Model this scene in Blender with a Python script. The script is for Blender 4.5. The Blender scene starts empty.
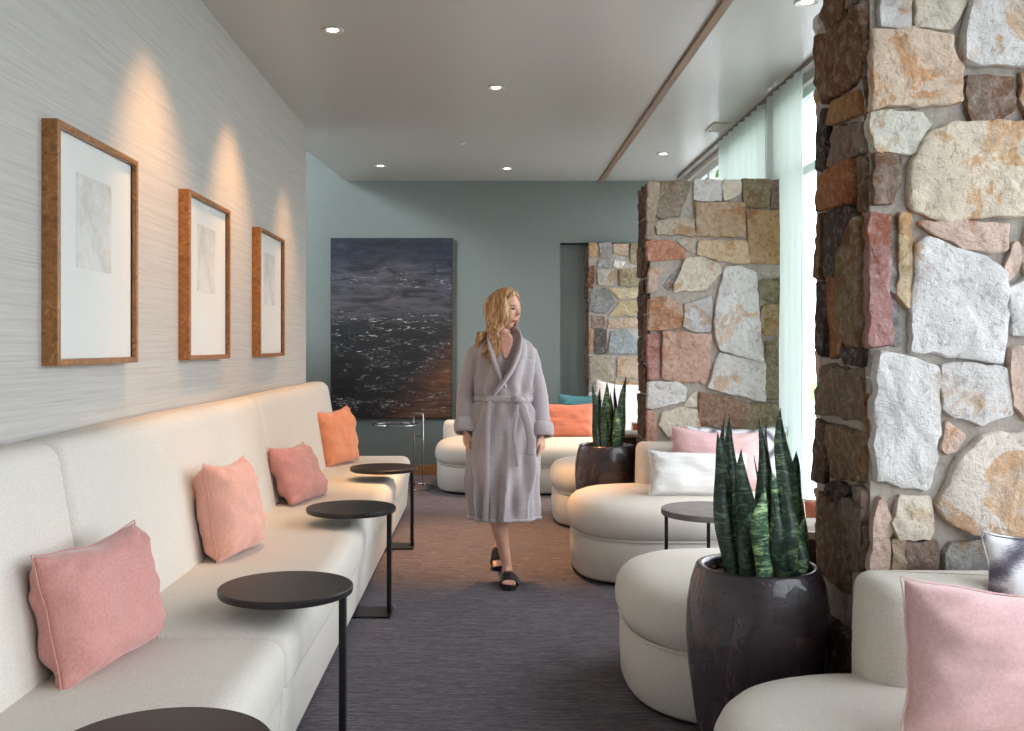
import bpy, bmesh, math, random
from mathutils import Vector, Matrix, noise
from math import sin, cos, pi, sqrt, atan2, radians as R
random.seed(7)
sc = bpy.context.scene
COL = sc.collection
F = 995.0; CX = 485.0; HY = 347.0; CH = 1.36
CEIL = 3.13

# ---------------------------------------------------------------- helpers
def at(px, py, D):
    """photo pixel at depth D (room Y) -> room point"""
    s = F / D
    return Vector(((px - CX) / s, D, CH - (py - HY) / s))

def nz(x, y, z, f=1.0):
    return noise.noise(Vector((x * f, y * f, z * f)))

class MB:
    def __init__(s): s.v = []; s.f = []; s.m = []; s.c = []
    def add(s, vs, fs, mi=0):
        o = len(s.v); s.v += [tuple(p) for p in vs]
        s.f += [tuple(i + o for i in f) for f in fs]; s.m += [mi] * len(fs)
    def box(s, x0, x1, y0, y1, z0, z1, mi=0):
        s.add([(x0,y0,z0),(x1,y0,z0),(x1,y1,z0),(x0,y1,z0),(x0,y0,z1),(x1,y0,z1),(x1,y1,z1),(x0,y1,z1)],
              [(0,3,2,1),(4,5,6,7),(0,1,5,4),(1,2,6,5),(2,3,7,6),(3,0,4,7)], mi)
    def tube(s, pts, rad, n=12, mi=0, flat=None, up=None, cap=True):
        """swept tube; rad list or number; flat = ratio of second axis"""
        pts = [Vector(p) for p in pts]; k = len(pts)
        if not isinstance(rad, (list, tuple)): rad = [rad] * k
        if not isinstance(flat, (list, tuple)): flat = [flat or 1.0] * k
        rings = []; prev = None
        for i, p in enumerate(pts):
            t = (pts[min(i+1,k-1)] - pts[max(i-1,0)]).normalized()
            if prev is None:
                u = Vector(up) if up else (Vector((0,0,1)) if abs(t.z) < .9 else Vector((0,1,0)))
            else: u = prev
            a = (u - t * u.dot(t))
            if a.length < 1e-5: a = t.orthogonal()
            a.normalize(); prev = a; b = t.cross(a)
            rings.append([p + a * (rad[i] * flat[i] * cos(2*pi*j/n)) + b * (rad[i] * sin(2*pi*j/n)) for j in range(n)])
        s.rings(rings, mi, cap)
    def rings(s, rings, mi=0, cap=True, closed=False):
        n = len(rings[0]); vs = [p for r in rings for p in r]; fs = []
        k = len(rings)
        for i in range(k if closed else k - 1):
            i2 = (i + 1) % k
            for j in range(n):
                j2 = (j + 1) % n
                fs.append((i*n+j, i*n+j2, i2*n+j2, i2*n+j))
        if cap and not closed:
            fs.append(tuple(range(n))[::-1]); fs.append(tuple((k-1)*n + j for j in range(n)))
        s.add(vs, fs, mi)
    def lathe(s, prof, n=48, c=(0,0,0), mi=0, closed=False):
        rings = [[(c[0] + r*cos(2*pi*j/n), c[1] + r*sin(2*pi*j/n), c[2] + z) for j in range(n)] for r, z in prof]
        s.rings(rings, mi, not closed, closed)
    def build(s, name, mats, parent=None, smooth=True, bevel=0, mods=(), ang=40, fixn=True):
        me = bpy.data.meshes.new(name)
        off = parent.location if parent is not None and parent.parent is None else (PLOC.get(parent.name, Vector((0,0,0))) if parent is not None else Vector((0,0,0)))
        me.from_pydata([tuple(Vector(p) - Vector(off)) for p in s.v], [], s.f)
        if not isinstance(mats, (list, tuple)): mats = [mats]
        for m in mats: me.materials.append(m)
        me.polygons.foreach_set('material_index', s.m)
        if s.c:
            a = me.color_attributes.new('col', 'FLOAT_COLOR', 'POINT')
            for i, c in enumerate(s.c): a.data[i].color = (*c, 1)
        if fixn:
            bm = bmesh.new(); bm.from_mesh(me); bmesh.ops.recalc_face_normals(bm, faces=bm.faces); bm.to_mesh(me); bm.free()
        if smooth:
            me.polygons.foreach_set('use_smooth', [True] * len(me.polygons))
            if ang: me.set_sharp_from_angle(angle=R(ang))
        me.update()
        o = bpy.data.objects.new(name, me); COL.objects.link(o)
        if parent is not None:
            o.parent = parent; PLOC[o.name] = Vector(off)
        if bevel:
            b = o.modifiers.new('b', 'BEVEL'); b.width = bevel; b.segments = 2; b.limit_method = 'ANGLE'
        for (t, kw) in mods:
            md = o.modifiers.new(t.lower(), t)
            for a_, v_ in kw.items(): setattr(md, a_, v_)
        return o
PLOC = {}

def tag(o, label=None, cat=None, group=None, kind=None):
    if label: o['label'] = label
    if cat: o['category'] = cat
    if group: o['group'] = group
    if kind: o['kind'] = kind
    return o
def thing(name, label, cat, loc=(0,0,0), group=None):
    o = bpy.data.objects.new(name, None); COL.objects.link(o); o.location = loc
    o.empty_display_size = .1
    return tag(o, label, cat, group)
def struct(name, mb, mat, **k):
    o = mb.build(name, mat, smooth=k.pop('smooth', False), **k); o['kind'] = 'structure'; return o
def copy_tree(o, parent=None):
    c = o.copy(); COL.objects.link(c)
    if parent is not None: c.parent = parent
    for ch in [x for x in bpy.data.objects if x.parent == o]: copy_tree(ch, c)
    return c

def outline_offset(pts, d):
    n = len(pts); out = []
    area = sum(pts[i][0]*pts[(i+1)%n][1] - pts[(i+1)%n][0]*pts[i][1] for i in range(n))
    sg = 1 if area > 0 else -1
    for i in range(n):
        p0 = Vector(pts[i-1]); p1 = Vector(pts[i]); p2 = Vector(pts[(i+1) % n])
        e1 = (p1-p0).normalized(); e2 = (p2-p1).normalized()
        n1 = Vector((-e1.y, e1.x)) * sg; n2 = Vector((-e2.y, e2.x)) * sg
        m = n1 + n2
        if m.length < 1e-6: m = n1
        m.normalize(); k = max(.4, m.dot(n1))
        out.append(p1 + m * (d / k))
    return out
def round_poly(pts, r, seg=6):
    """round the corners; pts (x,y) or (x,y,r)"""
    n = len(pts); out = []
    for i in range(n):
        rr = pts[i][2] if len(pts[i]) > 2 else r
        p0 = Vector(pts[i-1][:2]); p1 = Vector(pts[i][:2]); p2 = Vector(pts[(i+1)%n][:2])
        a = (p0-p1); b = (p2-p1); la, lb = a.length, b.length; a.normalize(); b.normalize()
        ang = a.angle(b); t = min(rr / max(math.tan(ang/2), 1e-4), la*.49, lb*.49)
        if rr <= 0 or ang > 3.1: out.append(p1); continue
        s0 = p1 + a*t; s1 = p1 + b*t
        for k in range(seg+1):
            u = k/seg
            out.append(s0*(1-u)**2 + p1*2*u*(1-u) + s1*u*u)
    return out
def loft(mb, outline, prof, axis='z', mi=0, wob=None):
    """prof: list of (inset, level). axis z: outline in XY; axis y: outline in XZ"""
    rings = []
    for ins, lv in prof:
        o = outline_offset(outline, ins) if abs(ins) > 1e-6 else [Vector(p) for p in outline]
        if axis == 'z': r = [Vector((p[0], p[1], lv)) for p in o]
        else: r = [Vector((p[0], lv, p[1])) for p in o]
        if wob: r = [wob(p) for p in r]
        rings.append(r)
    mb.rings(rings, mi)
def rprof(l0, l1, r0, r1, seg=5, mid=0, bulge=0):
    """rounded ends profile between levels l0 and l1"""
    p = []
    for k in range(seg+1):
        a = pi/2*k/seg; p.append((r0*(1-sin(a)), l0 + r0*(1-cos(a))))
    for k in range(1, mid+1):
        u = k/(mid+1); p.append((-bulge*sin(pi*u), l0+r0 + (l1-r1-l0-r0)*u))
    for k in range(seg+1):
        a = pi/2*k/seg; p.append((r1*(1-cos(a)), l1 - r1*(1-sin(a))))
    return p

# ---------------------------------------------------------------- materials
def srgb(r, g, b):
    f = lambda c: (c/12.92 if c <= .04045 else ((c+.055)/1.055)**2.4)
    return (f(r/255), f(g/255), f(b/255))
class Mat:
    def __init__(s, name, col=(.5,.5,.5), rough=.6, **k):
        s.m = bpy.data.materials.new(name); s.m.use_nodes = True
        s.nt = s.m.node_tree; s.N = s.nt.nodes; s.L = s.nt.links
        s.b = s.N['Principled BSDF']
        s.b.inputs['Base Color'].default_value = (*col, 1); s.b.inputs['Roughness'].default_value = rough
        for kk, v in k.items(): s.b.inputs[kk.replace('_', ' ')].default_value = v
        s.tc = None
    def node(s, t, **k):
        n = s.N.new(t)
        for a, v in k.items():
            if a.startswith('i_'): n.inputs[a[2:].replace('_', ' ')].default_value = v
            else: setattr(n, a, v)
        return n
    def coord(s, scale=(1,1,1), kind='Object', rot=(0,0,0), loc=(0,0,0)):
        if s.tc is None: s.tc = s.node('ShaderNodeTexCoord')
        mp = s.node('ShaderNodeMapping'); mp.inputs['Scale'].default_value = scale
        mp.inputs['Rotation'].default_value = rot; mp.inputs['Location'].default_value = loc
        s.L.new(s.tc.outputs[kind], mp.inputs['Vector']); return mp.outputs[0]
    def noise(s, vec, scale, detail=4, rough=.6, dist=0):
        n = s.node('ShaderNodeTexNoise'); n.inputs['Scale'].default_value = scale
        n.inputs['Detail'].default_value = detail; n.inputs['Roughness'].default_value = rough
        n.inputs['Distortion'].default_value = dist
        s.L.new(vec, n.inputs['Vector']); return n.outputs['Fac']
    def ramp(s, fac, stops, interp='LINEAR'):
        r = s.node('ShaderNodeValToRGB'); cr = r.color_ramp; cr.interpolation = interp
        while len(cr.elements) < len(stops): cr.elements.new(.5)
        for e, (p, c) in zip(cr.elements, stops):
            e.position = p; e.color = (*c, 1) if len(c) == 3 else c
        s.L.new(fac, r.inputs[0]); return r.outputs[0]
    def mix(s, fac, a, b, mode='MIX'):
        n = s.node('ShaderNodeMix', data_type='RGBA', blend_type=mode)
        for sock, v in ((n.inputs[0], fac), (n.inputs[6], a), (n.inputs[7], b)):
            if hasattr(v, 'links'): s.L.new(v, sock)
            elif isinstance(v, (int, float)): sock.default_value = v
            else: sock.default_value = (*v, 1)
        return n.outputs[2]
    def math(s, op, a, b=0):
        n = s.node('ShaderNodeMath', operation=op)
        for sock, v in ((n.inputs[0], a), (n.inputs[1], b)):
            if hasattr(v, 'links'): s.L.new(v, sock)
            else: sock.default_value = v
        return n.outputs[0]
    def col(s, c): s.L.new(c, s.b.inputs['Base Color']); return s
    def bump(s, h, strength=.3, dist=.01):
        n = s.node('ShaderNodeBump'); n.inputs['Strength'].default_value = strength; n.inputs['Distance'].default_value = dist
        s.L.new(h, n.inputs['Height']); s.L.new(n.outputs[0], s.b.inputs['Normal']); return s

def bw(c): return (c, c, c)
# wallpaper: horizontal grasscloth
m = Mat('grasscloth', rough=.75)
n1 = m.noise(m.coord((1, .4, 38)), 3.0, 6, .7, .4); n2 = m.noise(m.coord((1, 2, 220)), 2.0, 4, .7)
c = m.ramp(n1, [(.3, srgb(162,159,155)), (.5, srgb(184,180,175)), (.72, srgb(199,196,191))])
c = m.mix(.35, c, m.ramp(n2, [(.35, srgb(160,156,152)), (.65, srgb(202,198,193))])); m.col(c); m.bump(n2, .25, .003)
GRASS = m.m
m = Mat('back_wall_paint', rough=.7)
n1 = m.noise(m.coord((8, 1, 40)), 6, 5, .6)
m.col(m.ramp(n1, [(.3, srgb(104,112,109)), (.7, srgb(116,124,120))])); m.bump(n1, .1, .002); TEAL = m.m
m = Mat('ceiling_paint', srgb(184,182,175), .26); n1 = m.noise(m.coord(), 60, 3); m.bump(n1, .04, .002); CEILM = m.m
m = Mat('plain_wall', srgb(200,196,188), .7); PLAIN = m.m
m = Mat('carpet', rough=.95)
v = m.coord((1.0, 15, 1)); n1 = m.noise(v, 5, 6, .8, .3); n2 = m.noise(m.coord((5, 70, 1)), 5, 4, .8); n3 = m.noise(m.coord((.12, 1.2, 1)), 2.2, 2)
c = m.ramp(n1, [(.42, srgb(40,40,50)), (.5, srgb(80,78,90)), (.58, srgb(136,130,140))])
c = m.mix(.5, c, m.ramp(n2, [(.43, srgb(26,26,34)), (.57, srgb(146,140,148))]))
c = m.mix(m.math('MULTIPLY', n3, .30), c, srgb(92,72,66)); m.col(c); m.bump(n2, .6, .01); CARPET = m.m
def wood(name, a, b, rough=.45, sc_=(1,1,14), s=5):
    m = Mat(name, rough=rough); n = m.noise(m.coord(sc_), s, 5, .6, .8); m.col(m.ramp(n, [(.3, a), (.7, b)])); m.bump(n, .08, .002); return m.m
OAK = wood('baseboard_oak', srgb(140,92,48), srgb(178,124,70), .4, (1,1,20))
BEAM = wood('beam_wood', srgb(118,96,78), srgb(140,116,94), .5, (1,.2,14))
BROWNP = wood('brown_panel', srgb(52,38,30), srgb(78,58,44), .5)
LEDGE = wood('ledge_wood', srgb(176,160,140), srgb(196,182,162), .5)
# table top dark stained wood
m = Mat('dark_top', rough=.38); n = m.noise(m.coord((1,12,1)), 14, 5, .6); m.col(m.ramp(n, [(.3, srgb(20,18,18)), (.7, srgb(40,36,34))])); m.bump(n, .15, .002); DTOP = m.m
DMET = Mat('dark_metal', srgb(34,32,34), .42, Metallic=.6).m
m = Mat('concrete_top', rough=.5); n = m.noise(m.coord(), 22, 5, .6); m.col(m.ramp(n, [(.3, srgb(112,108,108)), (.7, srgb(136,132,130))])); CONC = m.m
def fabric(name, a, b, bs=.25, scale=260, sheen=.0, big=.12):
    m = Mat(name, rough=.92)
    n = m.noise(m.coord(), scale, 3, .7); n2 = m.noise(m.coord(), 3, 3, .5)
    c = m.ramp(n, [(.35, a), (.65, b)]); c = m.mix(big, c, m.ramp(n2, [(.3, a), (.7, b)])); m.col(c)
    m.bump(n, bs, .002)
    if sheen: m.b.inputs['Sheen Weight'].default_value = sheen; m.b.inputs['Sheen Roughness'].default_value = .4
    return m.m
CREAM = fabric('cream_linen', srgb(196,190,180), srgb(224,218,208))
PINK = fabric('pink_velvet', srgb(188,130,124), srgb(206,148,140), .12, 120, .35)
PINK2 = fabric('pale_pink_velvet', srgb(206,166,166), srgb(222,184,182), .12, 120, .35)
PEACH = fabric('peach_velvet', srgb(212,156,140), srgb(226,172,154), .12, 120, .35)
ORANGE = fabric('orange_velvet', srgb(222,138,98), srgb(232,154,112), .12, 120, .35)
TERRA = fabric('terracotta_velvet', srgb(190,112,86), srgb(206,128,100), .12, 120, .3)
BLUE = fabric('teal_cloth', srgb(56,112,124), srgb(72,130,140), .15, 120)
WHITEF = fabric('white_linen', srgb(214,214,214), srgb(234,234,232), .2, 200)
ROBE = fabric('robe_plush', srgb(160,150,152), srgb(186,176,178), .9, 130, .5, .3)
m = Mat('ikat', rough=.9)
w = m.node('ShaderNodeTexWave', wave_type='BANDS', bands_direction='X', wave_profile='SIN')
sx = m.node('ShaderNodeSeparateXYZ'); m.L.new(m.coord(), sx.inputs[0])
def tri(o, f, ph=0):   # triangle wave
    return m.math('PINGPONG', m.math('ADD', m.math('MULTIPLY', o, f), ph), 1)
dia = m.math('ADD', tri(sx.outputs[0], 8, 50), tri(sx.outputs[2], 8, 50.4))
fine = m.noise(m.coord((60, 60, 260), rot=(0,.7,0)), 1.6, 3, .7)
lines = m.math('PINGPONG', m.math('MULTIPLY', dia, 2.0), 1)
a_ = m.math('ADD', m.math('MULTIPLY', lines, .65), m.math('MULTIPLY', fine, .6))
m.col(m.ramp(a_, [(.38, srgb(108,104,118)), (.55, srgb(172,170,180)), (.7, srgb(230,230,234))])); IKAT = m.m
# stone
def stone_mat(name):
    m = Mat(name, rough=.85)
    at_ = m.node('ShaderNodeAttribute', attribute_name='col')
    n1 = m.noise(m.coord(), 9, 8, .65, .8); n2 = m.noise(m.coord(), 34, 6, .7, .3); n3 = m.noise(m.coord(loc=(5,3,1)), 5, 5, .62, 1.2)
    n4 = m.noise(m.coord(loc=(9,1,4)), 2.2, 3, .5); patch = m.math('MULTIPLY', m.ramp(n3, [(.52, bw(0)), (.56, bw(1))]), m.ramp(n4, [(.46, bw(0)), (.54, bw(.9))]))
    rust = m.mix(1, at_.outputs['Color'], (.82,.55,.33), 'MULTIPLY')
    c = m.mix(patch, at_.outputs['Color'], rust)
    c = m.mix(m.ramp(n1, [(.36, bw(.55)), (.5, bw(0))]), c, m.mix(1, at_.outputs['Color'], (.70,.68,.67), 'MULTIPLY'))
    c = m.mix(m.ramp(n2, [(.5, bw(0)), (.62, bw(.35))]), c, m.mix(.4, at_.outputs['Color'], (.84,.82,.8)))
    c = m.mix(m.ramp(n2, [(.37, bw(.6)), (.44, bw(0))]), c, m.mix(1, at_.outputs['Color'], (.5,.46,.44), 'MULTIPLY'))
    m.col(c); n5 = m.noise(m.coord(), 90, 4, .8); h = m.math('ADD', m.math('ADD', m.math('MULTIPLY', n1, 1.2), m.math('MULTIPLY', n2, .7)), m.math('MULTIPLY', n5, .2)); m.bump(h, .85, .02); return m.m
STONE = stone_mat('field_stone')
m = Mat('mortar', rough=.95); n = m.noise(m.coord(), 40, 5, .7); m.col(m.ramp(n, [(.3, srgb(150,142,134)), (.7, srgb(182,174,164))])); m.bump(n, .5, .008); MORTAR = m.m
m = Mat('burl_frame', rough=.35)
n = m.noise(m.coord(), 26, 6, .75, 1.6); m.col(m.ramp(n, [(.35, srgb(112,70,32)), (.55, srgb(156,104,54)), (.7, srgb(188,138,80))])); BURL = m.m
MAT_W = Mat('mat_board', srgb(226,226,222), .8).m
m = Mat('sketch', rough=.8); n = m.noise(m.coord((1,14,14)), 1.2, 6, .7, 1.4); n2 = m.noise(m.coord((1,5,5)), 1, 2, .5)
m.col(m.ramp(m.math('ADD', m.math('MULTIPLY', n, .6), m.math('MULTIPLY', n2, .4)), [(.4, srgb(204,199,192)), (.48, srgb(214,210,204)), (.56, srgb(223,221,217))])); SKETCH = m.m
# painting: dark seascape
m = Mat('seascape', rough=.4)
v = m.coord((1.0, 1, 5.5)); n1 = m.noise(v, 2.4, 8, .72, .9); vf = m.coord((3.2, 1, 16)); n2 = m.noise(vf, 2.6, 9, .82, 1.4)
sx = m.node('ShaderNodeSeparateXYZ'); m.L.new(m.coord(), sx.inputs[0]); X_, Z_ = sx.outputs[0], sx.outputs[2]
base = m.ramp(Z_, [(0, srgb(26,22,20)), (.28, srgb(20,20,21)), (.5, srgb(24,28,30)), (.6, srgb(72,72,78)), (.8, srgb(68,70,82)), (.9, srgb(40,46,64)), (1, srgb(32,38,54))])
Zn = m.math('DIVIDE', m.math('ADD', Z_, .955), 1.91); m.L.new(Zn, base.node.inputs[0])
c = m.mix(m.ramp(n1, [(.38, bw(.9)), (.58, bw(0))]), base, srgb(14,16,20))
c = m.mix(m.ramp(n1, [(.6, bw(0)), (.75, bw(.5))]), c, srgb(104,106,118))
brown = m.math('MULTIPLY', m.ramp(m.math('SUBTRACT', m.math('ADD', X_, .2), m.math('MULTIPLY', Zn, 1.6)), [(.0, bw(0)), (.35, bw(1))]), m.ramp(n1, [(.4, bw(.2)), (.6, bw(1))]))
c = m.mix(brown, c, srgb(92,56,34))
band = m.ramp(Zn, [(.0, bw(.25)), (.08, bw(1)), (.14, bw(.3)), (.3, bw(.5)), (.5, bw(1)), (.58, bw(.7)), (.62, bw(.02)), (.70, bw(.05)), (.76, bw(.8)), (.8, bw(.4)), (.86, bw(0))])
foam = m.math('MULTIPLY', m.ramp(n2, [(.56, bw(0)), (.60, bw(1))]), band)
foam = m.math('MULTIPLY', foam, m.ramp(m.noise(m.coord((1.4, 1, 5), loc=(4,0,2)), 2.2, 3, .5), [(.46, bw(.08)), (.56, bw(1))])); c = m.mix(foam, c, srgb(215,215,218)); m.col(c); m.bump(n2, .3, .006); SEA = m.m
CANVAS = Mat('canvas_edge', srgb(34,34,38), .8).m
# glaze
m = Mat('brown_glaze', rough=.16, Coat_Weight=.6, Coat_Roughness=.08)
n = m.noise(m.coord((1,1,.5)), 10, 6, .65, .7); m.col(m.ramp(n, [(.3, srgb(20,16,23)), (.55, srgb(42,31,40)), (.72, srgb(92,64,60))]))
n2 = m.noise(m.coord((1,1,2.4)), 22, 6, .7); m.bump(n2, .6, .008); m.L.new(m.ramp(n, [(.3, bw(.12)), (.7, bw(.34))]), m.b.inputs['Roughness']); GLAZE = m.m
m = Mat('snake_leaf', rough=.38)
v = m.coord((14, 14, 40)); n = m.noise(v, 1.3, 6, .7, 1.6); at_ = m.node('ShaderNodeAttribute', attribute_name='col')
c = m.ramp(n, [(.42, srgb(26,44,38)), (.52, srgb(48,72,56)), (.66, srgb(126,146,112))]); c = m.mix(1, c, at_.outputs['Color'], 'MULTIPLY')
m.col(c); LEAF = m.m
m = Mat('soil', rough=1); n = m.noise(m.coord(), 50, 5, .7); m.col(m.ramp(n, [(.35, srgb(70,48,36)), (.6, srgb(150,116,88)), (.7, srgb(196,170,140))])); m.bump(n, 1, .02); SOIL = m.m
CHROME = Mat('chrome', (.5,.5,.51), .12, Metallic=1.0).m
# thin glass
def thin_glass(name, tint=(1,1,1), ref=.08):
    m = bpy.data.materials.new(name); m.use_nodes = True; nt = m.node_tree; nt.nodes.clear()
    o = nt.nodes.new('ShaderNodeOutputMaterial'); t = nt.nodes.new('ShaderNodeBsdfTransparent'); g = nt.nodes.new('ShaderNodeBsdfGlossy')
    g.inputs['Roughness'].default_value = .02; t.inputs[0].default_value = (*tint, 1)
    mx = nt.nodes.new('ShaderNodeMixShader'); mx.inputs[0].default_value = ref
    nt.links.new(t.outputs[0], mx.inputs[1]); nt.links.new(g.outputs[0], mx.inputs[2]); nt.links.new(mx.outputs[0], o.inputs[0]); return m
GLASS = thin_glass('window_glass', (1,1,1), .06); PGLASS = thin_glass('picture_glass', (1,1,1), .035)
# sheer curtain
m = Mat('sheer_curtain', srgb(214,224,218), .9)
tr = m.node('ShaderNodeBsdfTranslucent'); tr.inputs[0].default_value = (.8,.85,.83,1); tp = m.node('ShaderNodeBsdfTransparent')
br = m.node('ShaderNodeTexBrick', offset=0.0, i_Scale=1.0, i_Mortar_Size=.006, i_Brick_Width=3.0, i_Row_Height=.16)
br.inputs['Color1'].default_value = (.80,.85,.82,1); br.inputs['Color2'].default_value = (.80,.85,.82,1); br.inputs['Mortar'].default_value = (.64,.71,.69,1)
m.L.new(m.coord(rot=(R(90),0,R(90))), br.inputs['Vector']); m.L.new(br.outputs[0], tr.inputs[0])
x1 = m.node('ShaderNodeMixShader'); x1.inputs[0].default_value = .55; m.L.new(m.b.outputs[0], x1.inputs[1]); m.L.new(tr.outputs[0], x1.inputs[2])
x2 = m.node('ShaderNodeMixShader'); x2.inputs[0].default_value = .07; m.L.new(x1.outputs[0], x2.inputs[1]); m.L.new(tp.outputs[0], x2.inputs[2])
m.L.new(x2.outputs[0], m.N['Material Output'].inputs[0]); SHEER = m.m
WFRAME = Mat('window_frame_paint', srgb(206,214,208), .5).m
TRACK = Mat('curtain_track', srgb(120,112,100), .5).m
m = Mat('skin', srgb(214,164,142), .5); n = m.noise(m.coord(), 30, 3); m.col(m.ramp(n, [(.3, srgb(206,154,132)), (.7, srgb(222,174,152))])); m.b.inputs['Subsurface Weight'].default_value = .08; m.b.inputs['Subsurface Radius'].default_value = (.02,.008,.004); SKIN = m.m
m = Mat('blonde_hair', rough=.45); n = m.noise(m.coord((9,9,1.2)), 9, 5, .6, .6); m.col(m.ramp(n, [(.34, srgb(112,76,46)), (.5, srgb(178,132,86)), (.66, srgb(228,192,148))])); m.bump(n, .6, .004); HAIR = m.m
LIP = Mat('lip', srgb(176,92,88), .4).m; EYE = Mat('eye', srgb(40,34,34), .25).m; BROW = Mat('brow', srgb(112,82,58), .8).m
BLACKL = Mat('black_leather', srgb(20,19,20), .45).m
PLINTH = Mat('black_plinth', srgb(22,20,20), .7).m
def emis(name, col, st):
    m = bpy.data.materials.new(name); m.use_nodes = True; b = m.node_tree.nodes['Principled BSDF']
    b.inputs['Emission Color'].default_value = (*col, 1); b.inputs['Emission Strength'].default_value = st; return m
LAMP = emis('lamp_lens', (1,.86,.62), 14); TRIMW = Mat('lamp_trim', srgb(196,192,186), .35, Metallic=.3).m; OFFL = Mat('detector_white', srgb(190,188,182), .5).m
m = Mat('tree_leaf', srgb(86,128,58), .6); n = m.noise(m.coord(), 1.5, 3); m.col(m.ramp(n, [(.3, srgb(60,104,44)), (.7, srgb(140,176,96))])); TLEAF = m.m
BARK = wood('bark', srgb(70,56,44), srgb(100,82,66), .9)
m = Mat('lawn', rough=1); n = m.noise(m.coord(), 2, 5); m.col(m.ramp(n, [(.3, srgb(84,112,58)), (.7, srgb(132,150,96))])); LAWN = m.m
TERR = Mat('bounce_paving', srgb(196,198,204), .8).m

# ---------------------------------------------------------------- room shell
WX = 2.08; LX = -1.45; BY = 10.6; RY = -3.0; EY = 8.06; AX = -3.4; AH = 5.2; T = .14
b = MB(); b.box(AX-T, WX+T, RY-T, BY+.6, -.1, 0); struct('floor', b, CARPET)
b = MB(); b.box(LX-T, WX+T, RY-T, EY, CEIL, CEIL+.15)
# ceiling edge runs free past the end of the left wall
b.add([(-1.67,EY,CEIL),(WX+T,EY,CEIL),(WX+T,BY+.6,CEIL),(-1.45,BY+.6,CEIL),(-1.67,EY,CEIL+.15),(WX+T,EY,CEIL+.15),(WX+T,BY+.6,CEIL+.15),(-1.45,BY+.6,CEIL+.15)],
      [(0,3,2,1),(4,5,6,7),(0,1,5,4),(1,2,6,5),(2,3,7,6),(3,0,4,7)])
struct('ceiling', b, CEILM)
b = MB(); b.box(LX-T, LX, RY-T, EY, 0, CEIL); struct('wall_left', b, GRASS)
b = MB(); b.box(LX, WX+T, RY-T, RY, 0, CEIL); struct('wall_rear', b, PLAIN)
# back wall with the opening at the right, and its shallow recess
RZ = 2.47
b = MB(); b.box(AX-T, .80, BY, BY+.35, 0, AH); b.box(.80, WX+T, BY, BY+.35, RZ, CEIL+.15)
b.box(.78, WX+T, BY+.35, BY+.45, 0, RZ+.2)
struct('wall_back', b, TEAL)
b = MB(); b.box(.80, 1.14, BY+.10, BY+.13, 0, RZ-.01); b.box(.80, 1.14, BY+.094, BY+.10, 1.83, 1.836); struct('trim_1', b, TEAL)
b = MB(); b.box(.80, 1.1, BY-.006, BY+.02, RZ-.018, RZ); struct('trim_2', b, DMET)
# annex beyond the end of the left wall, with a high window
b = MB(); b.box(AX, LX-T, 4.0, 4.14, 0, AH); b.box(LX-T, LX-T+.02, 4.0, EY, CEIL, AH); b.box(-1.44, -1.34, EY-T, BY+.35, CEIL+.15, AH); struct('wall_annex_near', b, TEAL)
b = MB(); b.box(AX-T, AX, 4.0, BY, 0, 1.9); b.box(AX-T, AX, 4.0, 7.0, 1.0, AH); b.box(AX-T, AX, BY-.2, BY, 1.0, AH); b.box(AX-T, AX, 4.0, BY, 4.6, AH)
struct('wall_annex_side', b, TEAL)
b = MB(); b.box(AX-T, LX+.1, 4.0, BY+.35, AH, AH+.1); struct('ceiling_annex', b, CEILM)
b = MB(); y0, y1 = 7.0, BY-.2
for y in (y0, (y0+y1)/2-.03, y1-.06): b.box(AX-.1, AX-.04, y, y+.06, 1.9, 4.6)
b.box(AX-.1, AX-.04, y0, y1, 1.9, 1.96); b.box(AX-.1, AX-.04, y0, y1, 4.54, 4.6)
w = struct('window_1', b, WFRAME); g = MB(); g.box(AX-.075, AX-.068, y0, y1, 1.96, 4.54); g.build('pane', GLASS, w, smooth=False)
# window wall: knee wall, header, mullions
b = MB(); b.box(WX, WX+T, RY-T, BY+.35, 0, .30); b.box(WX, WX+T, RY-T, BY+.35, 3.07, CEIL); 
for y in (RY, 3.12, 6.95, BY+.1): b.box(WX, WX+T, y-.12, y+.12, .3, 3.07)
struct('wall_right', b, PLAIN)
b = MB(); b.box(WX-.05, WX, RY, BY, .28, .32); struct('trim_3', b, LEDGE)
bays = [(RY+.12, 3.0), (3.24, 6.83), (7.07, BY-.02)]
for i, (a0, a1) in enumerate(bays):
    n = 4 if i == 0 else 3
    b = MB(); g = MB()
    for k in range(n+1):
        y = a0 + (a1-a0)*k/n; b.box(WX+.03, WX+.09, max(a0, y-.03), min(a1, y+.03), .3, 3.07)
    for z in (.3, 2.50, 3.01): b.box(WX+.035, WX+.085, a0, a1, z, z+.06)
    w = struct('window_%d' % (i+2), b, WFRAME, bevel=.004)
    g.box(WX+.058, WX+.064, a0, a1, .36, 3.01); g.build('pane', GLASS, w, smooth=False)
b = MB(); b.box(LX, .78, BY-.018, BY, 0, .105); struct('baseboard_back', b, OAK, bevel=.003)
b = MB(); b.box(1.205, 1.255, RY, BY, CEIL-.022, CEIL+.01); struct('trim_4', b, BEAM, bevel=.002)
b = MB(); b.box(WX-.09, WX-.05, 5.9, 10.3, CEIL-.03, CEIL); struct('trim_5', b, TRACK)

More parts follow.
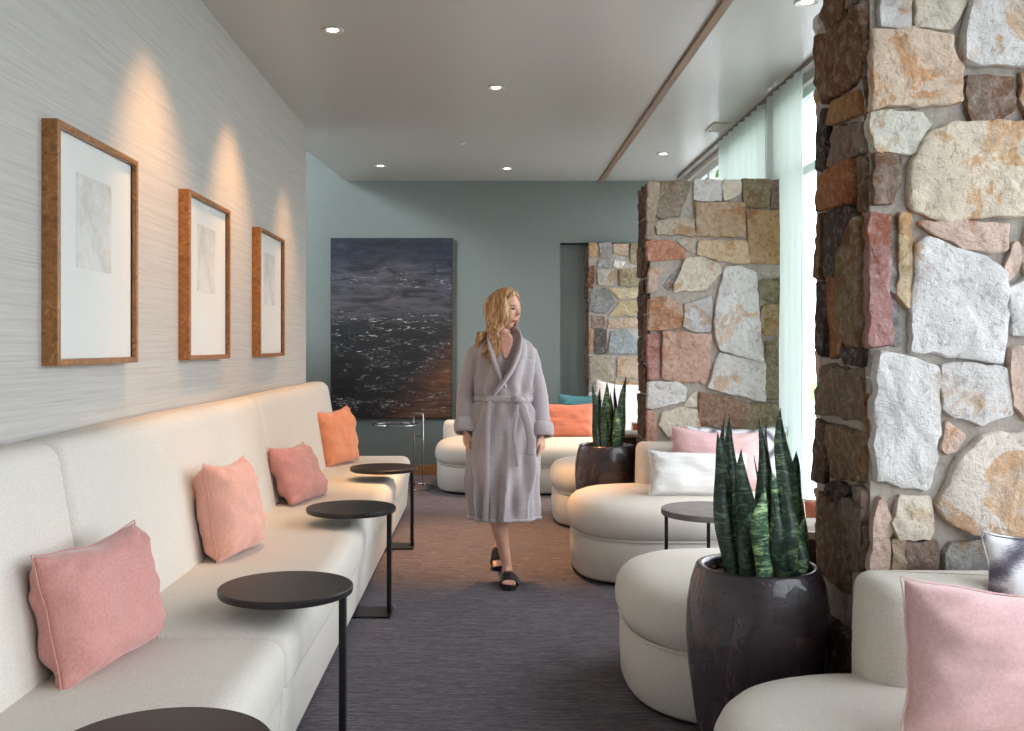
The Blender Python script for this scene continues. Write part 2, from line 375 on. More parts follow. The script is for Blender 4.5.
# ---------------------------------------------------------------- exterior
b = MB(); b.box(WX+T, 9.0, -14, 34, -.24, -.12); o = b.build('bounce_terrace', TERR, smooth=False); tag(o, 'added pale terrace outside the tall windows', 'bounce_terrace', kind='structure')  # pale ground added to reflect daylight up to the ceiling
b = MB(); b.box(9.0, 40, -25, 45, -.35, -.25); o = b.build('lawn', LAWN, smooth=False); tag(o, 'green lawn outside the tall windows beyond the terrace', 'lawn', kind='structure')
def tree(x, y, h, r, n, lab):
    t = thing('tree', lab, 'tree', (x, y, -.25), 'garden trees beyond the windows')
    b = MB(); b.tube([(x,y,-.25),(x+.05,y,h*.5),(x,y+.1,h*.8)], [.16,.11,.06], 10)
    for k in range(7):
        a = k*2.3; b.tube([(x,y,h*.45+k*.1),(x+cos(a)*r*.6,y+sin(a)*r*.6,h*.6+k*.15)], [.05,.02], 6)
    b.build('trunk', BARK, t)
    b = MB(); rnd = random.Random(int(x*10+y))
    for k in range(n):
        u = Vector((rnd.gauss(0,1), rnd.gauss(0,1), rnd.gauss(0,1))).normalized() * r * rnd.uniform(.35, 1) ** .5
        p = Vector((x, y, h*.78)) + Vector((u.x, u.y, u.z*.85)); q = Matrix.Rotation(rnd.uniform(0,6.28), 3, Vector((rnd.gauss(0,1), rnd.gauss(0,1), rnd.gauss(0,1))).normalized())
        l = rnd.uniform(.09, .16)
        b.add([p+q@Vector(v)*l for v in ((-1,0,0),(0,-.45,.1),(1,0,0),(0,.45,.1))], [(0,1,2,3)])
    b.build('foliage', TLEAF, t, smooth=False, fixn=False)
tree(3.5, 16.0, 4.9, 1.35, 3200, 'leafy green tree seen through the clerestory above the middle stone pillar')
tree(10.4, 19.0, 5.2, 1.9, 2600, 'second green tree outside behind the sheer curtains')

# ---------------------------------------------------------------- stone pillars
def stone(mb, poly, to3, nrm, col, h=.035, back=.03):
    lm = sum(col)/3; jt = random.uniform(.92, 1.06); k_ = .14 if lm > .2 else 0
    col = tuple((c_*(1-k_)+k_*min(.72, lm*1.15+.03)*(1.02, 1, .96)[i_])*jt for i_, c_ in enumerate(col))
    h = h*.82
    """poly in 2D plane coords (metres); to3 maps (u,v,height)"""
    q_ = []
    for p in poly:
        if not q_ or (Vector(p)-Vector(q_[-1])).length > .006: q_.append(p)
    if len(q_) > 1 and (Vector(q_[0])-Vector(q_[-1])).length < .006: q_.pop()
    if len(q_) < 3: return
    pl = round_poly(outline_offset(q_, -.006), .012, 3)
    # densify
    d = []
    for i in range(len(pl)):
        a, c2 = Vector(pl[i]), Vector(pl[(i+1) % len(pl)])
        k = max(1, int((c2-a).length/.022))
        for j in range(k): d.append(a.lerp(c2, j/k))
    cx = sum(p.x for p in d)/len(d); cy = sum(p.y for p in d)/len(d); c0 = Vector((cx, cy)); sd = random.random()*50
    size = max(max(p.x for p in d)-min(p.x for p in d), max(p.y for p in d)-min(p.y for p in d))
    for p in d:
        w_ = .011; q = p.copy(); p.x += w_*nz(q.x+sd, q.y, 3, 22); p.y += w_*nz(q.x, q.y+sd, 9, 22)
    gx, gy = random.uniform(-.05,.05), random.uniform(-.05,.05)
    rings = []
    for t, hh in ((1, -back), (1.0, .62*h), (.99, .9*h), (.97, h), (.88, h*1.01), (.72, h*1.02), (.5, h*1.03), (.3, h*1.03), (.12, h*1.03)):
        r = []
        for p in d:
            q = c0 + (p-c0)*t
            z = hh
            if hh > 0:
                z += (.011*nz(q.x+sd, q.y, 1, 9) + .010*abs(nz(q.x, q.y+sd, 2, 17)) + .005*nz(q.x, q.y, sd, 45)) * (1 if t < .98 else .5)
                z += gx*(q.x-cx) + gy*(q.y-cy)
                z = max(z, .006)
            r.append(to3(q.x, q.y, z))
        rings.append(r)
    o = len(mb.v); mb.rings(rings, 1); nv = len(mb.v)-o
    mb.c += [col]*nv
def fit(poly):
    return poly
def rnd_stones(mb, u0, u1, v0, v1, to3, pal, h=.035, seed=1, hmin=.16, hmax=.34, g=.011):
    rn = random.Random(seed); v = v0
    while v < v1-.05:
        hh = rn.uniform(hmin, hmax)
        if v1-(v+hh) < .12: hh = v1-v
        u = u0
        while u < u1-.04:
            ww = rn.uniform(.16, .42)
            if u1-(u+ww) < .12: ww = u1-u
            j = lambda: rn.uniform(-.018,.018)
            if rn.random() < .22 and hh > .22:
                m_ = v + hh*rn.uniform(.4,.6)
                for (q0, q1) in ((v, m_), (m_, v+hh)):
                    stone(mb, [(u+g+j()*.4,q0+g),(u+ww-g,q0+g+j()*.4),(u+ww-g+j()*.4,q1-g),(u+g,q1-g+j()*.4)], to3, None, rn.choice(pal), h*rn.uniform(.7,1.2))
            else:
                cut = .05 if rn.random() < .4 else .01
                stone(mb, [(u+g+cut,v+g),(u+ww-g,v+g+abs(j())),(u+ww-g-cut*.6,v+hh-g),(u+ww*.5,v+hh-g+j()*.3),(u+g,v+hh-g-cut)], to3, None, rn.choice(pal), h*rn.uniform(.7,1.3))
            u += ww
        v += hh
WHT = srgb(214,210,206); CRM = srgb(212,200,180); TAN = srgb(178,154,126); OCH = srgb(186,144,88); SAL = srgb(198,152,128); BRN = srgb(128,108,94); GRY = srgb(146,144,140)
ORG = srgb(190,124,92); RED = srgb(166,92,84); DBR = srgb(86,62,44); RBR = srgb(112,76,48); OLV = srgb(136,124,96); BLG = srgb(136,146,146); PNK = srgb(206,176,158); DRK = srgb(58,46,38); LGT = srgb(224,222,220)
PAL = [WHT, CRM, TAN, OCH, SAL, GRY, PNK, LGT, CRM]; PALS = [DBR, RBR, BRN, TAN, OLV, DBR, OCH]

def pillar(name, label, yf, yb, front, side, lowv, seed, x0=1.10, x1=2.03, ztop=2.49):
    mb = MB(); mb.box(x0+.018, x1-.02, yf+.018, yb-.018, 0, ztop-.015, 0); mb.c += [(.5,.5,.5)]*8
    f3 = lambda u, v, h: Vector((u, yf+.026-h, v))
    s3 = lambda u, v, h: Vector((x0+.026-h, u, v))
    b3 = lambda u, v, h: Vector((u, yb-.026+h, v))
    for (ox, oy, k, pts, col, *hh) in front:
        poly = []
        for (cx, cy) in pts:
            px, py = ox+cx/k, oy+cy/k; p = at(px, py, yf); poly.append((min(max(p.x, x0-.005), x1), min(max(p.z, .02), ztop)))
        stone(mb, poly, f3, None, col, *(hh or (.034,)))
    rnd_stones(mb, x0+.01, x1, .02, lowv, f3, PAL, seed=seed)
    if side:
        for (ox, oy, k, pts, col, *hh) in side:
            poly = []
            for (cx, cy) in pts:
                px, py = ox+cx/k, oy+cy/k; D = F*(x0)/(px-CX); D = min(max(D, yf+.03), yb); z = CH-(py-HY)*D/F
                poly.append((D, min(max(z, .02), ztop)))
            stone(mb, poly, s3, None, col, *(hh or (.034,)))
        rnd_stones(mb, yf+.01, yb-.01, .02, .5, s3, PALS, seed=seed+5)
    else:
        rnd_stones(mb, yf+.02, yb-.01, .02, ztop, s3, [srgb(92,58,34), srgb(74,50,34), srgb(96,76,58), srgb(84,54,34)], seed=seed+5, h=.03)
    rnd_stones(mb, x0+.01, x1, .02, ztop, b3, PAL, seed=seed+9)
    # flat capping stones
    t3 = lambda u, v, h: Vector((u, v, ztop-.03+h*.5))
    rnd_stones(mb, x0+.02, x1, yf+.02, yb-.02, t3, PAL, seed=seed+11, hmin=.24, hmax=.3)
    o = mb.build(name, [MORTAR, STONE], ang=50, fixn=False)
    tag(o, label, 'stone pillar', 'rubble stone pillars along the windows')
    return o
k1 = 3.656; A = (864, 0, k1); B = (864, 200, k1); C3 = (864, 400, k1)
nf = [(*A, [(40,-200),(40,-75),(200,-70),(330,-200)], CRM), (*A, [(350,-200),(215,-70),(395,-72),(700,-72),(700,-200)], TAN),
 (*A, [(62,-60),(62,95),(165,102),(178,-60)], WHT), (*A, [(192,-60),(190,102),(315,105),(345,60),(385,0),(395,-60)], CRM),
 (*A, [(410,-60),(372,90),(362,225),(400,235),(860,245),(860,-60)], WHT, .05),
 (*A, [(40,100),(34,260),(32,395),(110,382),(350,378),(355,245),(320,180),(310,140),(230,112)], srgb(214,188,162), .042),
 (*A, [(385,280),(370,340),(390,440),(470,448),(550,400),(545,290),(480,275)], BRN), (*A, [(580,270),(575,360),(600,430),(860,430),(860,270)], TAN),
 (*A, [(25,410),(20,450),(32,552),(180,558),(245,455),(215,412)], srgb(208,204,188)),
 (*A, [(42,565),(38,745),(105,740),(130,680),(128,572)], BRN), 
 (*A, [(240,480),(175,600),(160,700),(185,770),(300,808),(450,790),(860,780),(860,450),(340,450)], srgb(222,204,178), .05),
 (*B, [(18,50),(18,530),(100,530),(85,350),(78,60)], srgb(176,122,116), .05), (*B, [(98,55),(96,330),(122,345),(124,55)], GRY, .02),
 (*B, [(135,50),(130,345),(165,400),(172,55)], srgb(204,178,134)), (*B, [(108,365),(106,530),(135,530),(132,400)], GRY, .02),
 (*B, [(195,80),(290,140),(430,188),(520,180),(532,95),(350,80)], PNK),
 (*B, [(190,165),(175,545),(340,570),(500,590),(520,420),(510,270),(430,215),(330,180),(230,148)], LGT, .045),
 (*B, [(560,150),(515,250),(520,290),(555,270),(572,200)], PNK), (*B, [(860,80),(600,90),(585,250),(600,275),(860,270)], CRM),
 (*B, [(860,290),(600,290),(530,330),(535,400),(545,480),(600,495),(860,495)], LGT),
 (*B, [(45,555),(40,800),(48,1025),(235,1060),(275,850),(265,610),(160,575)], LGT, .045),
 (*B, [(280,610),(290,760),(330,790),(430,818),(540,780),(548,730),(520,620),(370,600)], WHT),
 (*B, [(545,540),(535,600),(555,750),(600,800),(860,800),(860,540)], PNK),
 (*C3, [(300,90),(293,195),(340,180),(368,140),(322,85)], PNK, .025),
 (*C3, [(350,215),(300,330),(270,380),(300,440),(400,485),(600,490),(860,470),(860,120),(500,125),(430,130),(365,190)], srgb(220,208,194), .055),
 (*C3, [(70,355),(36,400),(28,625),(80,625),(100,450)], PNK), (*C3, [(135,360),(105,450),(125,505),(250,508),(245,365)], CRM),
 (*C3, [(112,515),(105,690),(145,690),(150,518)], TAN), (*C3, [(160,520),(152,700),(270,700),(262,522)], BRN), (*C3, [(320,525),(300,560),(300,700),(600,700),(600,510)], GRY)]
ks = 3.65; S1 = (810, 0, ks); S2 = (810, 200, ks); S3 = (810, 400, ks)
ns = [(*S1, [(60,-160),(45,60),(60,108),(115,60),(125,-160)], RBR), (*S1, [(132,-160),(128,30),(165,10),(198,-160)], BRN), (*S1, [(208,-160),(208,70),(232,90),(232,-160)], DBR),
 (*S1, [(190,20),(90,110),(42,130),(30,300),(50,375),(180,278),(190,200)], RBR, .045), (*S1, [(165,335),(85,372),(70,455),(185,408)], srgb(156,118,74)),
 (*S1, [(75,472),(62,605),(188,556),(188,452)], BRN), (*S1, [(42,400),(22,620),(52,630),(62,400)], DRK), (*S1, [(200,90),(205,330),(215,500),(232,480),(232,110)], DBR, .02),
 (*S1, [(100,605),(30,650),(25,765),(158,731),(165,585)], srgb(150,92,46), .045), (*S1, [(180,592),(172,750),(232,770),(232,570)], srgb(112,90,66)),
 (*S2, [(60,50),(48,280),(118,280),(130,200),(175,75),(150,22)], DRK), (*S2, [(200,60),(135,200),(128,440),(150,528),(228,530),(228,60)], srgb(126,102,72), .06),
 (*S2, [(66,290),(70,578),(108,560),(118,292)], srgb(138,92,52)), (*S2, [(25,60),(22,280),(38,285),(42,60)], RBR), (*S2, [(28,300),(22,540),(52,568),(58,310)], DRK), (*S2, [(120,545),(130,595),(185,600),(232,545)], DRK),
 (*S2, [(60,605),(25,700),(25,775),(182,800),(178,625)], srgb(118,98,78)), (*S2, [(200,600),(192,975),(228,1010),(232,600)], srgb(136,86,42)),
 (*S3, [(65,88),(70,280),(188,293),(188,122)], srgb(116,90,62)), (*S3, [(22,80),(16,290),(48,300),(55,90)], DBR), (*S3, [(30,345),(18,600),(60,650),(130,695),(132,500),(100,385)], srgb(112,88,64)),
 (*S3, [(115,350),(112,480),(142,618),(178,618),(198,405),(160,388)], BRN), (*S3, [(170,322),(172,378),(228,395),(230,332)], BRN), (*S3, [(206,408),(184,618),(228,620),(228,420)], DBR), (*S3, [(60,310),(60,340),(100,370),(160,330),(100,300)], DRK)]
pillar('stone_pillar', 'nearest stone pillar, tall rubble masonry cut off by the picture edge, behind the front grey chaise', 2.87, 3.37, nf, ns, .62, 11)
km = 4.873; P1 = (635, 170, km); P2 = (635, 310, km)
mf = [(*P1, [(70,55),(66,150),(64,335),(85,330),(92,230),(112,150),(120,60)], srgb(168,150,128)), (*P1, [(125,55),(115,150),(98,218),(125,236),(215,218),(245,140),(280,60)], srgb(140,124,106)), (*P1, [(290,50),(290,145),(420,150),(425,50)], WHT), (*P1, [(435,50),(432,145),(470,140),(510,110),(515,50)], CRM),
 (*P1, [(527,45),(530,180),(650,185),(660,90),(655,45)], OLV), (*P1, [(668,50),(665,188),(720,190),(720,50)], BRN), (*P1, [(130,246),(95,265),(110,310),(290,318),(288,240)], srgb(180,166,144)),
 (*P1, [(295,160),(300,320),(535,325),(530,160)], srgb(182,152,118), .045), (*P1, [(545,195),(560,450),(720,455),(720,200)], srgb(174,136,88)), (*P1, [(64,345),(64,440),(245,430),(240,390),(170,345)], ORG),
 (*P1, [(205,340),(260,395),(298,400),(298,330)], srgb(190,186,174), .02), (*P1, [(305,350),(305,410),(400,440),(555,455),(550,345)], srgb(198,170,132)), (*P1, [(250,430),(190,570),(200,590),(340,585),(420,500),(415,460),(320,420)], CRM),
 (*P1, [(75,480),(64,600),(100,590),(112,500),(150,480)], PNK), (*P1, [(238,452),(140,560),(165,585),(190,550)], GRY, .015), (*P1, [(440,470),(400,640),(385,760),(410,875),(500,900),(620,935),(605,760),(590,500),(520,470)], LGT, .05),
 (*P1, [(375,615),(245,655),(235,760),(300,790),(370,785)], srgb(200,196,198)), (*P1, [(72,630),(64,780),(120,778),(230,770),(230,660),(150,620)], srgb(190,152,128)), (*P1, [(605,540),(600,620),(720,650),(720,525)], OLV),
 (*P2, [(620,-20),(612,90),(632,120),(720,125),(720,-30)], srgb(160,138,96)), (*P2, [(640,155),(635,430),(720,440),(720,150)], OLV), (*P2, [(64,120),(68,340),(115,335),(115,120)], srgb(178,124,116)),
 (*P2, [(135,105),(130,330),(160,345),(340,355),(360,320),(370,120)], srgb(200,158,136), .045), (*P2, [(410,210),(355,375),(450,405),(630,445),(635,260)], WHT, .045), (*P2, [(68,350),(64,480),(130,470),(240,440),(250,380),(200,350)], LGT),
 (*P2, [(300,385),(240,465),(300,470)], CRM, .02), (*P2, [(315,400),(310,520),(330,560),(430,575),(540,570),(555,460),(450,420)], srgb(142,112,92)), (*P2, [(565,455),(535,570),(600,640),(720,640),(720,455)], OLV),
 (*P2, [(130,500),(120,560),(160,620),(320,585),(300,490),(220,475)], CRM), (*P2, [(64,490),(64,660),(102,660),(102,500)], SAL), (*P2, [(180,640),(200,720),(520,720),(520,590),(330,590)], GRY)]
pillar('stone_pillar', 'middle stone pillar, pale rubble front with sheer curtain on its right', 6.70, 7.20, mf, None, .55, 31)
kp = 4.3; Q = (550, 230, kp)
pf = [([(170,50),(175,120),(205,110),(200,50)], OCH), ([(210,50),(218,120),(266,115),(262,50)], GRY), ([(275,60),(275,100),(330,110),(340,60)], TAN), ([(348,50),(345,140),(400,150),(400,60)], OLV),
 ([(210,132),(205,155),(265,163),(260,125)], GRY), ([(278,130),(272,155),(300,165),(325,140)], WHT), ([(205,172),(205,235),(280,240),(285,172)], srgb(160,152,134)), ([(297,172),(300,240),(400,240),(400,162)], OLV),
 ([(170,160),(165,240),(185,250),(190,150)], RBR), ([(175,258),(170,350),(240,355),(285,310),(240,250)], srgb(120,120,116)), ([(255,252),(300,295),(400,290),(400,250)], srgb(172,156,118)), ([(300,310),(255,368),(400,365),(400,302)], srgb(166,146,104)),
 ([(175,370),(180,420),(235,420),(235,372)], BRN), ([(250,385),(250,420),(400,415),(400,377)], TAN), ([(197,428),(192,530),(238,530),(243,428)], srgb(84,78,74)), ([(172,430),(172,530),(186,530),(186,430)], TAN, .02),
 ([(262,437),(247,530),(400,530),(400,490),(330,430)], BLG), ([(172,545),(176,660),(270,665),(270,545)], srgb(150,138,118)), ([(290,545),(290,630),(400,640),(400,545)], TAN), ([(280,648),(285,720),(400,720),(400,655)], srgb(176,140,104)), ([(175,675),(178,750),(270,750),(268,678)], GRY)]
pillar('stone_pillar', 'farthest stone pillar in the back wall opening, behind the small planter', 10.50, 10.93, [(*Q, *x) for x in pf], None, .9, 51, x0=1.08, ztop=2.455)

# ---------------------------------------------------------------- curtains
def curtain(name, label, y0, y1, z0, z1, nf_, amp, x=WX-.09):
    b = MB(); N = nf_*12; rows = 14; vs = []
    for j in range(rows+1):
        v = j/rows; z = z1 + (z0-z1)*v
        for i in range(N+1):
            u = i/N; ph = u*nf_*2*pi
            a = amp*(.75+.25*v)
            vs.append((x + a*sin(ph + .5*nz(u*6, v, 2, 2)) + .01*nz(u*9, v*2, 5, 2), y0+(y1-y0)*u + .008*sin(ph*2+v*3), z))
    fs = [(j*(N+1)+i, j*(N+1)+i+1, (j+1)*(N+1)+i+1, (j+1)*(N+1)+i) for j in range(rows) for i in range(N)]
    b.add(vs, fs); o = b.build(name, SHEER, ang=0, fixn=False, mods=[('SOLIDIFY', dict(thickness=.002))])
    return tag(o, label, 'curtain')
curtain('sheer_curtain', 'full length sheer white curtain between the middle and nearest stone pillars', 6.22, 6.98, .03, CEIL-.03, 5, .020, WX-.10)
curtain('sheer_curtain', 'sheer white curtain in the clerestory above and behind the middle stone pillar', 7.06, 8.45, .03, CEIL-.03, 8, .028)

# ---------------------------------------------------------------- banquette sofa
def seam_wob(p):
    return p + Vector((.004*nz(p.x,p.y,p.z,3), .0, .007*nz(p.x,p.y,p.z+4,2.2)))
sofa = thing('banquette_sofa', 'long cream upholstered wall banquette running under the three framed prints', 'sofa', (-1.1, 4, 0))
backs = [(.2, 3.06), (3.06, 5.72), (5.72, 8.32)]
for i, (y0, y1) in enumerate(backs):
    last = i == 2
    ol = round_poly([(-1.443,.30,.01),(-1.16,.30,.03),(-1.20,.50,.12),(-1.30,1.075,.13),(-1.443,1.075,.04)], .03, 8)
    b = MB(); pr = rprof(y0+.004, y1-.004, .05, .12 if last else .05, 6, 8, .004)
    loft(b, ol, pr, 'y', wob=seam_wob); b.build('backrest', CREAM, sofa, ang=60)
seats = [(.2, 3.14), (3.14, 5.60), (5.60, 7.0), (7.0, 8.34)]
for i, (y0, y1) in enumerate(seats):
    ol = round_poly([(-1.40,.26,.02),(-.625,.26,.055),(-.615,.455,.085),(-1.40,.455,.02)], .03, 8)
    b = MB(); loft(b, ol, rprof(y0+.001, y1-.001, .045, .07 if i == 3 else .05, 6, 8, .008), 'y', wob=seam_wob)
    b.build('seat_cushion', CREAM, sofa, ang=60)
    ol = round_poly([(-1.44,.022),(-.655,.022),(-.635,.285),(-1.44,.285)], .02, 4)
    b = MB(); loft(b, ol, rprof(y0+.002, y1-.002, .015, .03, 4, 1), 'y'); b.build('base', CREAM, sofa, ang=60)
b = MB(); b.box(-1.42, -.70, .25, 8.26, 0, .03); b.build('plinth', PLINTH, sofa, smooth=False)

# ---------------------------------------------------------------- chaise units
def unit(label, ys, yb, x0=.515, x1=1.90, bx0=.985, bz=.735, panel=False, rd=None, zt=.468, plinth=True):
    """ys = front edge of the seat, yb = the side with the backrest"""
    s = 1 if yb > ys else -1; dep = abs(yb-ys); r = dep*.5
    t = thing('chaise_sofa', label, 'sofa', ((x0+x1)/2, (ys+yb)/2, 0), 'rounded cream chaise sofas')
    def stad(ins):
        pts = []; cxx = x0+r; cy = (ys+yb)/2
        for k in range(45):
            a = pi/2 + pi*k/44; e_ = 2/2.7; pts.append((cxx+(r-ins)*math.copysign(abs(cos(a))**e_, cos(a)), cy+(r-ins)*math.copysign(abs(sin(a))**e_, sin(a))))
        pts += [p for p in round_poly([(x1-ins, cy-r+ins), (x1-ins, cy+r-ins)], 0)] if False else [(x1-.08, cy-r+ins), (x1-ins-.02, cy-r+ins+.02), (x1-ins, cy-r+.08), (x1-ins, cy+r-.08), (x1-ins-.02, cy+r-ins-.02), (x1-.08, cy+r-ins)]
        return pts
    def ringset(prof):
        rings = []
        for ins, z in prof: rings.append([Vector((p[0], p[1], z + (.004*nz(p[0], p[1], z, 4)))) for p in stad(ins)])
        return rings
    b = MB(); pr = [(.06,.255),(.03,.262),(.008,.285),(-.004,.32),(-.006,.355),(.0,.39),(.014,.42),(.038,.444),(.075,.459),(.13,zt),(.25,zt+.004),(.4,zt+.006)]
    pr = [(i_, z_) for i_, z_ in pr if i_ < r-.05]
    b.rings(ringset(pr)); b.build('seat_cushion', CREAM, t, ang=60)
    b = MB(); b.rings(ringset([(.05,.018),(.03,.02),(.018,.035),(.012,.15),(.014,.24),(.022,.262),(.05,.272)])); bs = b.build('base', CREAM, t, ang=60)
    b = MB(); b.rings(ringset([(.05,0),(.05,.022)])); b.build('plinth', PLINTH, t, ang=60)
    # piping of the cushion
    b = MB(); b.tube([(*p, .266) for p in stad(.014)], .006, 6, cap=False); 
    b.build('piping', CREAM, t)
    # backrest
    y0, y1 = sorted((yb - s*.235, yb + s*.0))
    y0 += .0 if s > 0 else 0
    ol = round_poly([(bx0, y0, .11 if s > 0 else .06), (x1, y0, .03), (x1, y1, .03), (bx0, y1, .06 if s > 0 else .11)], .05, 7)
    b = MB(); loft(b, ol, rprof(.30, bz, .02, .05, 5, 3, .004), 'z', wob=seam_wob); b.build('backrest', CREAM, t, ang=60)
    if panel:
        yp = yb - s*0; q0, q1 = sorted((yb+s*.002, yb+s*.03)); b = MB(); b.box(bx0+.02, x1, q0, q1, .02, bz-.035, 0); b.box(bx0+.015, x1, q0-.003, q1+.003, bz-.035, bz-.01, 1)
        b.build('back_panel', [BROWNP, LEDGE], t, smooth=False, bevel=.003)
    return t
unit('nearest cream chaise with rounded end, set against the front of the nearest stone pillar', 1.72, 2.825, bx0=1.03, x0=.555)
unit('cream rounded chaise behind the large near planter, facing the middle stone pillar', 4.54, 3.445, x0=.54, bx0=1.04, panel=True)
unit('cream rounded chaise with white and pink cushions, set against the middle stone pillar', 5.55, 6.655, bx0=1.0)
unit('cream chaise end seen behind the far planter, facing the back wall', 8.38, 7.275, panel=True)
unit('cream sofa with stacked rounded end along the back wall, behind the walking woman', 9.06, 10.22, x0=-.475, x1=1.90, bx0=-.42, bz=.615)

# ---------------------------------------------------------------- pillows
def pillow(label, w, h, t, mat, c, yaw, lean, roll=0, seat=.46, name='throw_pillow', seed=1, group=None, pinch=.055, sink=.012):
    """c = (x, y) of the bottom centre; lean tips the top backwards; yaw 0 faces -Y"""
    rn = random.Random(seed); N = 26; so = rn.random()*40
    vs = []; idx = {}
    def P(i, j, side):
        u = -1+2*i/N; v = -1+2*j/N
        pu = 1 - pinch*(1-v*v)*abs(u)**3*0.9; pv = 1 - pinch*(1-u*u)*abs(v)**3*0.9
        x = w/2*u*pu; z = h/2*v*pv
        th = t/2*(max(0, (1-u**4))**.55)*(max(0, (1-v**4))**.55)
        cr = max(0, abs(u)+abs(v)-.9)
        wr = .010*nz(u*3+so, v*3, side, 1)*min(1, th*30) + .012*cr*sin((u*3-v*4)*5+so)*min(1, th*25) + .006*nz(u*2.2+so+9, v*7, side, 1)*min(1, th*30)
        wr += .010*math.exp(-((abs(u)-.86)/.1)**2)*sin(v*9+so+u*5)*min(1, th*30)
        return (x + .006*nz(so, v*2.5, u, 1), side*(th + wr) + .012*nz(u*1.1+so, v*1.1, 7), z + .006*nz(u*2.5, so, v, 1) - .018*h/.4*(1-u*u)*(v > 0)*v)
    fs = []
    for side in (-1, 1):
        for i in range(N+1):
            for j in range(N+1):
                e = i in (0, N) or j in (0, N); key = (i, j, 0 if e else side)
                if key not in idx: idx[key] = len(vs); vs.append(P(i, j, side) if not e else (P(i,j,side)[0], .012*nz((-1+2*i/N)*1.1+so, (-1+2*j/N)*1.1, 7), P(i,j,side)[2]))
        g = lambda i, j: idx[(i, j, 0 if (i in (0,N) or j in (0,N)) else side)]
        for i in range(N):
            for j in range(N):
                q = (g(i,j), g(i+1,j), g(i+1,j+1), g(i,j+1)); fs.append(q if side < 0 else q[::-1])
    M_ = Matrix.Rotation(R(yaw), 3, 'Z') @ Matrix.Rotation(R(-lean), 3, 'X') @ Matrix.Rotation(R(roll), 3, 'Y')
    pts = [M_ @ Vector((p[0], p[1], p[2]+h/2)) for p in vs]; zmin = min(p.z for p in pts)
    # keep mesh in local axes so that patterns follow the cloth; the object carries the pose
    me = bpy.data.meshes.new(name); me.from_pydata(vs, [], fs); me.materials.append(mat)
    me.polygons.foreach_set('use_smooth', [True]*len(me.polygons)); me.update()
    o = bpy.data.objects.new(name, me); COL.objects.link(o)
    o.matrix_world = Matrix.Translation(Vector((c[0], c[1], seat - zmin - sink)) + M_ @ Vector((0,0,h/2))) @ M_.to_4x4()
    md = o.modifiers.new('s', 'SUBSURF'); md.levels = 1; md.render_levels = 1
    # seam piping
    edge = [(i, 0) for i in range(N)] + [(N, j) for j in range(N)] + [(N-i, N) for i in range(N)] + [(0, N-j) for j in range(N)]
    b = MB(); lp = [vs[idx[(i, j, 0)]] for i, j in edge]; b.tube(lp + [lp[0]], .0022, 5, cap=False)
    pm = b.build('piping', mat); pm.parent = o
    return tag(o, label, 'pillow', group)
SM = .458
pillow('dusty pink rectangular velvet pillow, nearest one on the wall banquette', .52, .375, .19, PINK, (-1.065, 2.86), 80, 14, 0, SM, seed=3)
pillow('pale peach square pillow on the banquette, behind the second round side table from the front', .43, .42, .20, PEACH, (-1.075, 4.32), 82, 9, 2, SM, seed=5)
pillow('dusty pink square pillow leaning back, third along the banquette', .50, .36, .17, PINK, (-1.03, 5.86), 78, 26, 2, SM, seed=8)
pillow('bright orange square pillow at the far end of the banquette', .42, .44, .18, ORANGE, (-1.09, 7.62), 60, 12, -4, SM, seed=12)
pillow('large pale pink velvet pillow on the nearest chaise, cut by the picture edge', .60, .345, .20, PINK2, (1.225, 2.20), 0, 12, 4, .468, seed=15)
pillow('grey and white patterned pillow leaning behind the large pale pink pillow', .48, .42, .14, IKAT, (1.55, 2.56), -4, 8, 0, .468, seed=17)
pillow('plain white lumbar pillow in front of the pale pink pillow on the middle chaise', .60, .28, .13, WHITEF, (1.28, 5.93), 0, 22, 2, .468, seed=21)
pillow('pale pink velvet pillow between white and patterned pillows on the middle chaise', .58, .38, .16, PINK2, (1.43, 6.17), 0, 10, 4, .468, seed=24)
pillow('long grey and white diamond patterned pillow at the back of the middle chaise', .66, .40, .13, IKAT, (1.62, 6.345), 0, 6, 0, .468, seed=27)
pillow('terracotta pillow on the chaise hidden behind the nearest stone pillar', .46, .34, .14, TERRA, (1.42, 3.78), 180, 10, 0, .468, seed=30)
pillow('terracotta pillow on the chaise hidden behind the middle stone pillar', .55, .34, .14, TERRA, (1.38, 7.60), 180, 10, 0, .468, seed=31)
pillow('burnt orange pillow on the back wall sofa, beside the woman', .56, .36, .16, TERRA, (.80, 9.84), 0, 14, 0, .468, seed=33)
pillow('teal blue pillow on the back wall sofa behind the burnt orange pillow', .50, .44, .12, BLUE, (.98, 9.985), 0, 4, 0, .468, seed=35)
pillow('cream square pillow on the back wall sofa behind the far planter', .56, .54, .12, WHITEF, (1.36, 9.985), 0, 3, 4, .468, seed=37)

